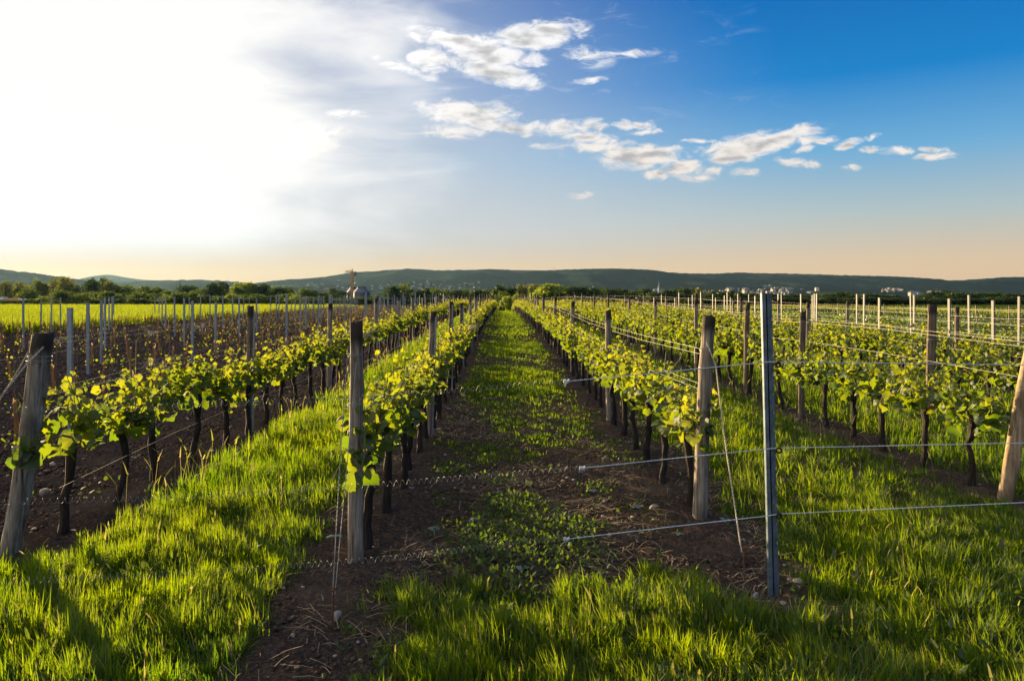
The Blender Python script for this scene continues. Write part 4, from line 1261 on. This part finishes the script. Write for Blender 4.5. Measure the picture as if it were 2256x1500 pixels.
def vine_proto(seed, shoots=8, lowpoly=False, th=.60, big=1.0, spread=.42):
    """A trained vine along Y: trunk, two arms, upright shoots with leaves."""
    r = np.random.RandomState(seed); rd = random.Random(seed)
    b = MB()
    pts = [(0, 0, -.05)]; rads = [.042]
    x = y = 0
    for i in range(1, 8):
        x += rd.gauss(0, .013); y += rd.gauss(0, .017)
        pts.append((x, y, th * i / 7)); rads.append(.0315 - .001 * i + rd.uniform(-.003, .004) + (.010 if i >= 6 else 0))
    pts.append((x + rd.gauss(0, .01), y, th + .045)); rads.append(.016)
    b.tube(pts, rads, 8, jit=.14)
    b.tube([(x, y, th - .01), (x + rd.uniform(-.05, .05), y + rd.choice((-.06, .06)), th + .05)], [.022, .012], 6, jit=.15)
    trunk = b.mesh('trunk', M['bark'])
    c = MB()
    arms = []
    for s in (-1, 1):
        L = spread * rd.uniform(.8, 1.15)
        a = [(x, y, th)] + [(x + rd.gauss(0, .02), y + s * L * k / 4, th + .05 + .05 * math.sin(k) + rd.uniform(-.015, .03)) for k in range(1, 5)]
        c.tube(a, [.010, .0075, .0065, .0055, .004], 6)
        arms.append(a)
    P, S = [], []
    sh = MB()
    for k in range(shoots):
        arm = arms[k % 2]; q = Vector(arm[1 + (k // 2) % 4])
        q.y += rd.uniform(-.06, .06)
        L = rd.uniform(.24, .50) * big
        d = Vector((rd.gauss(0, .28), rd.gauss(0, .25), 1)).normalized()
        sp = [q]
        m = 9
        for i in range(m):
            d = (d + Vector((rd.gauss(0, .14), rd.gauss(0, .14), rd.gauss(.02, .06)))).normalized()
            sp.append(sp[-1] + d * L / m)
        sh.tube(sp, [.0042] * 4 + [.0032] * 3 + [.002] * 3, 5)
        for i in range(0, m + 1):
            f = i / m
            for e in range(2 if i < 7 else 1):
                if rd.random() < .17: continue
                s_ = (.108 - .066 * f) * rd.uniform(.5, 1.25) * big ** .3
                off = Vector((rd.gauss(0, .05), rd.gauss(0, .05), rd.gauss(-.005, .02))) * (1.1 - .6 * f)
                P.append(tuple(sp[i] + off)); S.append(s_)
    for k in range(8):                                   # low hanging leaves round the head
        P.append((x + rd.gauss(0, .06), y + rd.gauss(0, .16), th + rd.uniform(-.06, .14))); S.append(rd.uniform(.07, .12))
    P = np.array(P); S = np.array(S); n_ = len(P)
    rot = frames(n_, r)
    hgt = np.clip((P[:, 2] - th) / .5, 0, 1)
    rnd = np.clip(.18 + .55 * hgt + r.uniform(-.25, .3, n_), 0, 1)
    if lowpoly:
        V, I, T, Q = scatter([SIMPLE_LEAF], [(P, rot, S * 1.1, rnd)])
    else:
        which = r.randint(0, 4, n_)
        V, I, T, Q = scatter(LEAF, [(P[which == w], rot[which == w], S[which == w], rnd[which == w]) for w in range(4)])
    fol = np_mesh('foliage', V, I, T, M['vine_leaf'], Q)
    return trunk, c.mesh('cane', M['cane']), sh.mesh('shoots', M['shoot']), fol


NEARV = [vine_proto(100 + i, 9, th=random.uniform(.56, .64)) for i in range(10)]
FARV = [vine_proto(150 + i, 8, True) for i in range(5)]
b = MB(); b.torus((0, 0, 0), .030, .004, 12, 5, 'Z'); b.tube([(.03, 0, 0), (.05, .01, -.02)], .003, 4)
GTIE = b.mesh('tie', M['green_tie'])
allv = []
for ri, (x, y0) in enumerate(ROWS):
    y = y0 + (.28, .28, .28, .38, .3, .3)[ri] + (.16 if ri == 0 else 0)
    n = 1
    while y < 116:
        allv.append((math.hypot(x, y), ri, n, x + random.uniform(-.035, .035), y))
        y += .80 + random.uniform(-.07, .07)
        n += 1
vis = [v for v in allv if abs((v[3]) / v[4] - .01) < .70]
vis.sort()
indiv = set(id(v) for v in vis[:300])
rest = []
for v in allv:
    d, ri, n, x, y = v
    if id(v) not in indiv:
        if v in vis: rest.append((x, y))
        continue
    proto = NEARV[(n * 3 + ri * 5 + (n // 7)) % len(NEARV)]
    lab = ('%s leafy grapevine from the near end of the vine %s' % (ordinal(n), ROWNAME[ri])) if n <= 14 else 'distant leafy grapevine beyond the first fourteen of the vine %s' % ROWNAME[ri]
    t = thing('grapevine', lab, 'grapevine', (x, y, G(y, x)), (0 if random.random() < .5 else math.pi) + random.uniform(-.12, .12), 'grapevines of the ' + ROWNAME[ri])
    s = random.uniform(.92, 1.12)
    t.scale = (s * random.choice((1, -1)), s, s)
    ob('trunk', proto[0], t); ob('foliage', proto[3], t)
    ob('shoot', proto[2], ob('cane', proto[1], t))
    if d < 12 and n % 3 == 0: ob('tie', GTIE, t, (0, 0, .42))


def merge_copies(src, places):
    """One mesh from copies of simple meshes; places: (proto index, x, y, z, rz, scale)."""
    V, I, T, Q, MI = [], [], [], [], []
    off = 0
    cache = {}
    for pi, x, y, z, rz, s in places:
        for k, me in enumerate(src[pi]):
            key = me.name
            if key not in cache:
                co = np.empty(len(me.vertices) * 3, np.float32); me.vertices.foreach_get('co', co)
                li = np.empty(len(me.loops), np.int32); me.loops.foreach_get('vertex_index', li)
                lt = np.empty(len(me.polygons), np.int32); me.polygons.foreach_get('loop_total', lt)
                q = np.full(len(me.vertices), .5, np.float32)
                if 'rnd' in me.attributes: me.attributes['rnd'].data.foreach_get('value', q)
                cache[key] = (co.reshape(-1, 3), li, lt, q)
            co, li, lt, q = cache[key]
            c, sn = math.cos(rz), math.sin(rz)
            p = co * s
            V.append(np.stack([p[:, 0] * c - p[:, 1] * sn + x, p[:, 0] * sn + p[:, 1] * c + y, p[:, 2] + z], -1)); I.append(li + off); T.append(lt); Q.append(q); MI.append(np.full(len(lt), k))
            off += len(co)
    return np.concatenate(V), np.concatenate(I), np.concatenate(T), np.concatenate(Q), np.concatenate(MI)


src = [(p[0], p[3]) for p in FARV]
far_rows = rest + [(43 + dx, y + random.uniform(-.1, .1)) for dx in (0, 2.6) for y in np.arange(56, 150, .95)]
V, I, T, Q, MI = merge_copies(src, [(random.randrange(5), x, y, float(G(y, x)), random.choice((0, math.pi)), random.uniform(.95, 1.15) * (1.1 if x > 30 else 1)) for x, y in far_rows])
stuff('grapevine_rows', np_mesh('grapevine_rows', V, I, T, [M['bark'], M['vine_leaf']], Q, mi=MI), 'far ends of the vine rows merging into leafy green bands', 'grapevines')

# ------------------------------------------------------------------ young vines in the bare plot
def young_proto(seed):
    rd = random.Random(seed); r = np.random.RandomState(seed)
    b = MB()
    hh = rd.uniform(.65, 1.0)
    b.tube([(0, 0, -.05), (rd.gauss(0, .02), rd.gauss(0, .02), hh)], [.009, .007], 5)
    s = MB(); n = 7
    h2 = rd.uniform(.38, .62); lx, ly = rd.gauss(0, .05), rd.gauss(0, .05)
    v = []; f = []
    for i in range(5):
        t = i / 4
        for k in range(n):
            a = 6.283 * k / n; rr = .022 * (1 + .3 * rd.uniform(-1, 1)) * (1 - .2 * t)
            v.append((.03 + lx * t + rr * math.cos(a), ly * t + rr * math.sin(a), .03 + h2 * t + (rd.uniform(-.06, .06) if i == 4 else 0)))
    for i in range(4):
        for k in range(n): f.append((i * n + k, i * n + (k + 1) % n, (i + 1) * n + (k + 1) % n, (i + 1) * n + k))
    s.add(v, f)
    N_ = rd.randint(12, 22)
    P = np.stack([r.normal(.02, .05, N_), r.normal(0, .05, N_), np.abs(r.normal(.02, .14, N_)) + .03], -1)
    V_, I_, T_, Q_ = scatter([SIMPLE_LEAF], [(P, frames(N_, r), r.uniform(.03, .06, N_), r.uniform(.2, .8, N_))])
    return b.mesh('stake', M['stake_wood']), s.mesh('sleeve', M['sleeve']), np_mesh('leaves', V_, I_, T_, M['vine_leaf'], Q_)


YP = [young_proto(300 + i) for i in range(8)]
yl = []
for k in range(8):
    X0 = -5.35 - 2.35 * k
    y = 6.5
    while y < 112:
        xx, yy2 = X0 + random.uniform(-.08, .08), y
        if -.68 < xx / yy2 and random.random() < .88 and not (k > 4 and y < 20):
            yl.append((math.hypot(xx, yy2), xx, yy2, k))
        y += .95 + random.uniform(-.1, .1)
yl.sort()
for i, (d, x, y, k) in enumerate(yl[:300]):
    p = YP[(i * 5 + k) % 8]
    t = thing('young_vine', 'staked young vine with a dry brown sleeve in the %s row of the bare plot' % ordinal(k + 1), 'young vine', (x, y, G(y, x)), random.uniform(0, 6.28), 'young vines in row %s of the bare plot' % ordinal(k + 1))
    s = random.uniform(.85, 1.2)
    t.scale = (s, s, s)
    ob('stake', p[0], t); ob('sleeve', p[1], t); ob('foliage', p[2], t)
V, I, T, Q, MI = merge_copies(YP, [(random.randrange(8), x, y, float(G(y, x)), random.uniform(0, 6.28), random.uniform(.9, 1.2)) for d, x, y, k in yl[300:]])
stuff('young_vine_rows', np_mesh('young_vine_rows', V, I, T, [M['stake_wood'], M['sleeve'], M['vine_leaf']], Q, mi=MI), 'far rows of staked young vines on the bare plot', 'young vines')

# ------------------------------------------------------------------ grass and other ground cover
def blade(bend, w=1.0, twist=.15):
    return [(-.5 * w, 0, 0), (.5 * w, 0, 0), (.40 * w + twist * .2, bend * .28, .52), (-.40 * w + twist * .2, bend * .28, .52), (twist * .4, bend, 1.0)], [(0, 1, 2, 3), (3, 2, 4)]


BL = [blade(.12), blade(.35), blade(.65), blade(.25, 1.3)]
EAR = ([(-.15, 0, 0), (.15, 0, 0), (.12, .1, .90), (-.12, .1, .90), (-.55, .1, .92), (.55, .1, .92), (.4, .2, 1.1), (0, .28, 1.2), (-.4, .2, 1.1)], [(0, 1, 2, 3), (4, 5, 6, 7, 8)])


def sample(x0, x1, y0, y1, n, dens):
    X = rng.uniform(x0, x1, n); Y = rng.uniform(y0, y1, n)
    d = dens(X, Y)
    k = rng.uniform(0, 1, n) < d
    return X[k], Y[k], d[k]


def grass_mesh(name, zones, label, cat, mat, dens=grass_density):
    P, Rt, S, Q, Wh = [], [], [], [], []
    for (x0, x1, y0, y1, per, hm, wm) in zones:
        n = int((x1 - x0) * (y1 - y0) * per)
        X, Y, d = sample(x0, x1, y0, y1, n, dens)
        inside = np.abs(X / np.maximum(Y, .5)) < .80
        inside &= rng.uniform(0, 1, len(X)) < .25 + .75 * sstep(.18, .5, vnoise(X * 6, Y * 6, 71) * .6 + vnoise(X * 13, Y * 13, 72) * .4)
        X, Y, d = X[inside], Y[inside], d[inside]
        # gather into tufts
        tx = (vnoise(X * 11, Y * 11, 5) - .5) * .17; ty = (vnoise(X * 11, Y * 11, 6) - .5) * .17
        X = X + tx; Y = Y + ty
        m = len(X)
        tall = .55 * fbm(X * 3.1, Y * 3.1, 3, 15) + .45 * vnoise(X * 8, Y * 8, 16)
        aisle = sstep(-.75, -.5, X) * (1 - sstep(1.1, 1.3, X)) * sstep(4.6, 5.2, Y)
        h = hm * (.06 + 1.65 * tall) * rng.uniform(.5, 1.25, m) * (.45 + .55 * sstep(0, .8, d)) * (1 - .45 * aisle)
        w = wm * rng.uniform(.7, 1.3, m)
        la = fbm(X * 1.9, Y * 1.9, 2, 55) * 12 + rng.normal(0, 1.0, m)
        R_ = rot_z(la) @ rot_x(rng.normal(-.22, .42, m))
        q = np.clip(.15 + .62 * fbm(X * .9, Y * .9, 3, 66) + rng.uniform(-.22, .22, m), 0, .84)
        q = np.where(rng.uniform(0, 1, m) < .035, rng.uniform(.9, 1, m), q)
        P.append(np.stack([X, Y, G(Y, X) - .01], -1)); Rt.append(R_); S.append(np.stack([w, h, h], -1)); Q.append(q)
        Wh.append(np.where(rng.uniform(0, 1, m) < .004, 4, rng.randint(0, 4, m)))
    P = np.concatenate(P); Rt = np.concatenate(Rt); S = np.concatenate(S); Q = np.concatenate(Q); Wh = np.concatenate(Wh)
    S[Wh == 4] *= np.array([1.6, 1.25, 1.25]); Q[Wh == 4] = .93
    V, I, T, QQ = scatter(BL + [EAR], [(P[Wh == w], Rt[Wh == w], S[Wh == w], Q[Wh == w]) for w in range(5)])
    stuff(name, np_mesh(name, V, I, T, mat, QQ), label, cat)
    return len(P)


ng = grass_mesh('grass', [(-4.5, -1.0, 2.6, 6, 6200, .145, .0062), (-4.2, -.9, 6, 11, 2600, .18, .0080), (-3.4, -1.0, 11, 24, 1100, .20, .011), (-3.4, -1.0, 24, 50, 420, .20, .02), (-3.4, -1.0, 50, 116, 160, .2, .04)],
                'lush sunlit grass of the strip left of the aisle and left foreground', 'grass', M['grass'])
ng += grass_mesh('grass', [(-1.0, 1.75, 2.6, 5.2, 6600, .135, .0060), (-.9, 1.4, 5.2, 12, 1900, .12, .0065), (-.9, 1.4, 12, 26, 1300, .16, .010), (-.9, 1.4, 26, 55, 420, .17, .02), (-.9, 1.4, 55, 100, 170, .17, .04)],
                 'patchy grass of the central aisle and middle foreground', 'grass', M['grass'])
ng += grass_mesh('grass', [(1.75, 4.6, 2.6, 6.5, 5400, .145, .0062), (1.7, 6.5, 6.5, 11, 1700, .165, .0080), (1.7, 11.4, 11, 24, 600, .17, .011), (1.7, 11.4, 24, 60, 170, .18, .024)],
                 'grass of the strips right of the aisle and right foreground', 'grass', M['grass'])
print('blades', ng)

# sprigs: clover and chickweed patch in the middle of the aisle, weeds on bare soil
def weed_density(X, Y):
    e = 1 - sstep(.55, 1.1, np.hypot((X - .12) / .62, (Y - 5.35) / 1.35) + (fbm(X * 4, Y * 3, 3, 91) - .5) * .9)
    w = sstep(.56, .70, fbm(X * 2.2, Y * 1.6, 4, 23)) * .35 * (X > -.8) * (X < 1.7)
    s = sstep(.62, .75, fbm(X * 2.7, Y * 2.0, 4, 29)) * .10
    return np.maximum(np.maximum(e, w * (Y > 3.2)), s * (X < 2))


X, Y, d = sample(-.9, 1.8, 3.0, 14, 52000, weed_density)
m = len(X)
P = np.stack([X, Y, G(Y, X) + rng.uniform(.005, .05, m) * (.5 + d)], -1)
Rw = rot_z(rng.uniform(0, 6.28, m)) @ rot_x(rng.normal(.7, .45, m))
V, I, T, Q = scatter([SIMPLE_LEAF], [(P, Rw, np.stack([rng.uniform(.014, .028, m), rng.uniform(.022, .045, m), rng.uniform(.02, .03, m)], -1), np.clip(rng.uniform(.1, .8, m), 0, 1))])
stuff('clover', np_mesh('clover', V, I, T, M['clover'], Q), 'low leafy clover and weeds on the bare soil of the aisle', 'weeds')
# weeds in the plot
X, Y, d = sample(-12, -3.4, 5, 24, 9000, lambda X, Y: sstep(.58, .72, fbm(X * .9, Y * .7, 4, 63)) * .6)
m = len(X)
P = np.stack([X, Y, G(Y, X) + rng.uniform(.01, .07, m)], -1)
V, I, T, Q = scatter([SIMPLE_LEAF], [(P, rot_z(rng.uniform(0, 6.28, m)) @ rot_x(rng.normal(.7, .4, m)), rng.uniform(.03, .07, m), rng.uniform(.2, .9, m))])
stuff('weeds', np_mesh('weeds', V, I, T, M['clover'], Q), 'scattered green weeds on the bare soil plot', 'weeds')

# broad-leaved weeds growing through the grass
X, Y, d = sample(-4, 4.5, 2.7, 12, 14000, lambda X, Y: grass_density(X, Y) * sstep(.50, .70, fbm(X * 1.8, Y * 1.8, 3, 47)) * .5)
m = len(X)
P = np.stack([X, Y, G(Y, X) + rng.uniform(.02, .10, m)], -1)
V, I, T, Q = scatter([SIMPLE_LEAF], [(P, rot_z(rng.uniform(0, 6.28, m)) @ rot_x(rng.normal(.55, .4, m)), np.stack([rng.uniform(.015, .035, m), rng.uniform(.04, .09, m), rng.uniform(.03, .05, m)], -1), rng.uniform(.1, .95, m))])
stuff('weeds', np_mesh('weeds', V, I, T, M['clover'], Q), 'broad-leaved weeds growing through the sunlit grass', 'weeds')

# seed heads standing along the edges of the vine rows
X, Y, d = sample(-2.9, 4.2, 5.5, 34, 26000, lambda X, Y: np.maximum(np.maximum(np.exp(-((X + 2.72) / .16) ** 2), np.exp(-((X + 1.35) / .14) ** 2) * .7), np.maximum(np.exp(-((X - 2.05) / .14) ** 2), np.exp(-((X - 3.7) / .14) ** 2)) * .35) * .5 * sstep(.35, .6, vnoise(X * 2, Y * 1.3, 88)))
m = len(X); hh = rng.uniform(.22, .42, m)
V, I, T, Q = scatter([EAR], [(np.stack([X, Y, G(Y, X)], -1), rot_z(rng.uniform(0, 6.28, m)) @ rot_x(rng.normal(-.1, .25, m)), np.stack([rng.uniform(.008, .013, m) * (1 + Y / 40), hh, hh], -1), rng.uniform(.86, 1.0, m))])
stuff('seed_grass', np_mesh('seed_grass', V, I, T, M['grass'], Q), 'pale seed heads of tall grass along the vine rows', 'grass')

# straw, twigs and dry stalks on the soil
soil_d = lambda X, Y: np.clip(1 - grass_density(X, Y) * 1.3, 0, 1) * sstep(.3, .6, fbm(X * 1.5, Y * 1.5, 3, 81))
X, Y, d = sample(-1.6, 4.4, 2.8, 12, 17000, soil_d)
m = len(X)
ST = ([(-.5, 0, 0), (.5, 0, 0), (.5, 1, .03), (-.5, 1, .03), (-.5, .5, .08), (.5, .5, .08)], [(0, 1, 5, 4), (4, 5, 2, 3)])
V, I, T, Q = scatter([ST], [(np.stack([X, Y, G(Y, X) + rng.uniform(.012, .035, m)], -1), rot_z(rng.uniform(0, 6.28, m)) @ rot_x(rng.normal(0, .18, m)), np.stack([rng.uniform(.0015, .004, m), rng.uniform(.03, .16, m), rng.uniform(.03, .16, m)], -1), rng.uniform(0, 1, m))])
stuff('straw_litter', np_mesh('straw_litter', V, I, T, M['straw'], Q), 'dry straw and twigs lying on the dark soil', 'straw')


def rock(seed, n=1):
    import bmesh
    bm = bmesh.new(); bmesh.ops.create_icosphere(bm, subdivisions=n, radius=1)
    r = random.Random(seed)
    ph = [r.uniform(0, 6) for _ in range(6)]
    for v in bm.verts:
        c = v.co
        k = 1 + .22 * math.sin(2.1 * c.x + ph[0]) + .18 * math.sin(2.7 * c.y + ph[1]) + .15 * math.sin(3.3 * c.z + ph[2]) + r.uniform(-.08, .08)
        v.co = Vector((c.x * k * 1.15, c.y * k * .9, c.z * k * .62))
    vs = [tuple(v.co) for v in bm.verts]; fs = [tuple(v.index for v in f.verts) for f in bm.faces]
    bm.free()
    return vs, fs


RK = [rock(i) for i in range(5)]
clod_d = lambda X, Y: np.clip(1 - grass_density(X, Y) * 1.5, 0, 1)
CP = []
for (x0, x1, y0, y1, n, s0, s1) in ((-9, -2.4, 4, 12, 20000, .008, .028), (-22, -2.6, 12, 34, 26000, .02, .055), (-23, -2.6, 34, 110, 42000, .05, .12), (-1.5, 2.2, 3, 12, 16000, .004, .018), (3.4, 5, 5, 14, 2500, .006, .02)):
    X, Y, d = sample(x0, x1, y0, y1, n, clod_d)
    k = np.abs(X / Y) < .75
    CP.append((X[k], Y[k], rng.uniform(s0, s1, k.sum()) * rng.uniform(.5, 1, k.sum())))
X = np.concatenate([c[0] for c in CP]); Y = np.concatenate([c[1] for c in CP]); S = np.concatenate([c[2] for c in CP])
m = len(X); w = rng.randint(0, 5, m)
P = np.stack([X, Y, G(Y, X) + S * .3], -1); Rr = rot_z(rng.uniform(0, 6.28, m))
V, I, T, Q = scatter(RK, [(P[w == k], Rr[w == k], S[w == k], np.zeros((w == k).sum())) for k in range(5)])
stuff('soil_clods', np_mesh('soil_clods', V, I, T, M['clod']), 'dark crumbly clods of tilled earth', 'soil')
X, Y, d = sample(-10, 5, 3, 20, 9000, lambda X, Y: clod_d(X, Y) * sstep(.42, .68, fbm(X * 1.6, Y * 1.2, 3, 51)) * .8)
m = len(X); w = rng.randint(0, 5, m); S = rng.uniform(.004, .016, m) * (1 + Y * .03)
P = np.stack([X, Y, G(Y, X) + S * .4], -1); Rr = rot_z(rng.uniform(0, 6.28, m))
V, I, T, Q = scatter(RK, [(P[w == k], Rr[w == k], S[w == k], np.zeros((w == k).sum())) for k in range(5)])
stuff('gravel', np_mesh('gravel', V, I, T, M['stone']), 'small pale pebbles scattered over the soil', 'gravel')

# stones one can count
ROCKM = []
for i in range(6):
    v, f = rock(50 + i, 2)
    b = MB(); b.add(v, f); ROCKM.append(b.mesh('stone', M['stone'], True))
STN = [(745, 1362, 34, 'rounded tan stone beside the rusty anchor stake'), (762, 1230, 20, 'stone at the foot of the aisle end post, left side'), (647, 1403, 16, 'pale stone in the soil at the bottom left'), (1760, 1285, 30, 'flat grey stone right of the steel fence post'),
       (1665, 1313, 22, 'pale stone left of the steel fence post foot'), (1727, 1333, 20, 'round stone just below the steel fence post'), (1445, 1123, 24, 'tan stone near the vines right of the aisle'), (970, 950, 16, 'pale stone at a vine foot on the aisle left side'),
       (960, 977, 14, 'small pale stone beside the left aisle track'), (966, 1040, 14, 'pale stone on the bare aisle soil left of the clover'), (940, 1087, 12, 'small bluish stone on the aisle soil'), (990, 905, 14, 'stone by the far left vines of the aisle'),
       (820, 1215, 20, 'brown stone right of the aisle end post foot'), (840, 1145, 16, 'stone under the first vine left of the aisle'), (98, 1087, 26, 'tan pointed stone in the left bare plot'), (75, 1167, 14, 'white stone near the left leaning post'),
       (118, 1025, 16, 'pale flat stone in the left bare plot'), (155, 1178, 22, 'pale flat stone at the grass edge on the left'), (1757, 930, 16, 'white stone under the second row right of the aisle'), (1762, 947, 14, 'grey stone under the right vines'),
       (1655, 895, 16, 'pale stone in the grass behind the right end post'), (1640, 873, 16, 'tan stone farther behind the right end post'), (860, 1310, 20, 'grey stone on the soil below the aisle clover'), (1020, 870, 12, 'small stone on the left wheel track'),
       (2160, 1075, 18, 'stone by the last vine before the right leaning post'), (470, 998, 16, 'pale stone under a vine on the left'), (545, 963, 14, 'stone at the foot of the second left post'), (1240, 1060, 10, 'small stone in the middle of the aisle')]
for i, (px, py, w, lab) in enumerate(STN):
    g = on_ground(px, py)
    s = w * g.y / F / 2.2
    tag(ob('stone', ROCKM[i % 6], None, (g.x, g.y, g.z + s * .35), (random.uniform(-.2, .2), random.uniform(-.2, .2), random.uniform(0, 6)), (s, s, s)), lab, 'stone', 'loose stones on the soil')

# wilted vine leaves thrown on the soil
cl = [(825, 1170), (855, 1105), (870, 1085), (905, 1075), (835, 1190), (735, 1190), (752, 1265), (1035, 1150), (1190, 1135), (1165, 1070), (1310, 1085), (1370, 1040), (1590, 1150), (1640, 1190), (1085, 880), (960, 1170), (1400, 1120), (1330, 1010), (1440, 1060), (1150, 1250), (1500, 1180), (1460, 985), (1230, 960)]
P = np.array([tuple(on_ground(a, b_) + Vector((0, 0, .02))) for a, b_ in cl]); m = len(P)
V, I, T, Q = scatter([LEAF[3]], [(P, rot_z(rng.uniform(0, 6.28, m)) @ rot_x(rng.normal(.1, .3, m)), rng.uniform(.06, .10, m), rng.uniform(0, 1, m))])
stuff('wilted_leaves', np_mesh('wilted_leaves', V, I, T, M['cut_leaf'], Q), 'plucked grey-green vine leaves wilting on the soil', 'leaves')

# yellow-green crop field on the left, low crop on the right
def crop(name, n, x0, x1, y0, y1, h, w, label, mat, edge, fade=None, seed=1):
    r = np.random.RandomState(seed)
    Y = y0 + (y1 - y0) * r.uniform(0, 1, n) ** 1.6
    X = r.uniform(x0, x1, n)
    k = (np.abs(X / Y) < .78) & edge(X, Y)
    X, Y = X[k], Y[k]; m = len(X)
    sc = 1 + np.clip((Y - y0) / 60, 0, 1.5)
    H_ = h * r.uniform(.75, 1.12, m) * (.85 + .3 * fbm(X * .3, Y * .3, 2, 5))
    q = np.clip(.35 + .6 * fbm(X * .25, Y * .15, 3, 9) + r.uniform(-.3, .3, m), 0, 1)
    S_ = np.stack([w * sc * r.uniform(.6, 1.4, m), H_, H_], -1)
    wch = r.randint(0, 3, m)
    Rr_ = rot_z(r.uniform(0, 6.28, m)) @ rot_x(r.normal(-.1, .15, m))
    Pp = np.stack([X, Y, G(Y, X)], -1)
    V, I, T, Q = scatter(BL[:3], [(Pp[wch == j], Rr_[wch == j], S_[wch == j], q[wch == j]) for j in range(3)])
    stuff(name, np_mesh(name, V, I, T, mat, Q), label, 'crop')


crop('grain_field', 190000, -88, -22.6, 30, 125, .74, .045, 'tall yellow-green crop field glowing on the left behind the young vines', M['crop'], lambda X, Y: np.abs(X + 27.3 + .4 * np.sin(Y * .2)) > .45)
r_ = np.random.RandomState(3)
n = 60000
Y = 18 + 110 * r_.uniform(0, 1, n) ** 1.5; X = r_.uniform(11.8, 75, n)
k = (np.abs(X / Y) < .75) & (fbm(X * .35, Y * .35, 3, 19) > .38) & ((np.abs(((X - 11.8) % 1.25) - .6) < .42))
X, Y = X[k], Y[k]; m = len(X)
P = np.stack([X, Y, G(Y, X) + r_.uniform(.02, .34, m) * fbm(X * .8, Y * .8, 2, 4)], -1)
V, I, T, Q = scatter([SIMPLE_LEAF], [(P, rot_z(r_.uniform(0, 6.28, m)) @ rot_x(r_.normal(.4, .5, m)), r_.uniform(.07, .14, m) * (1 + Y / 90), np.clip(.2 + .6 * fbm(X * .5, Y * .5, 2, 6) + r_.uniform(-.2, .2, m), 0, 1))])
stuff('low_crop', np_mesh('low_crop', V, I, T, M['lowcrop'], Q), 'low green leafy crop in rows right of the vines', 'crop')

# ------------------------------------------------------------------ air
def haze():
    b = MB(); b.box((0, 4500, 155), (19000, 9700, 318))
    m, nt = new_mat('haze')
    pv = nd(nt, 'ShaderNodeVolumePrincipled', {'Color': (.38, .66, .98, 1), 'Density': 1.15e-5, 'Anisotropy': 0.45})
    o = nd(nt, 'ShaderNodeOutputMaterial')
    nt.links.new(pv.outputs[0], o.inputs['Volume'])
    stuff('haze', b.mesh('haze', m), 'thin pale evening haze over the valley', 'haze')


haze()
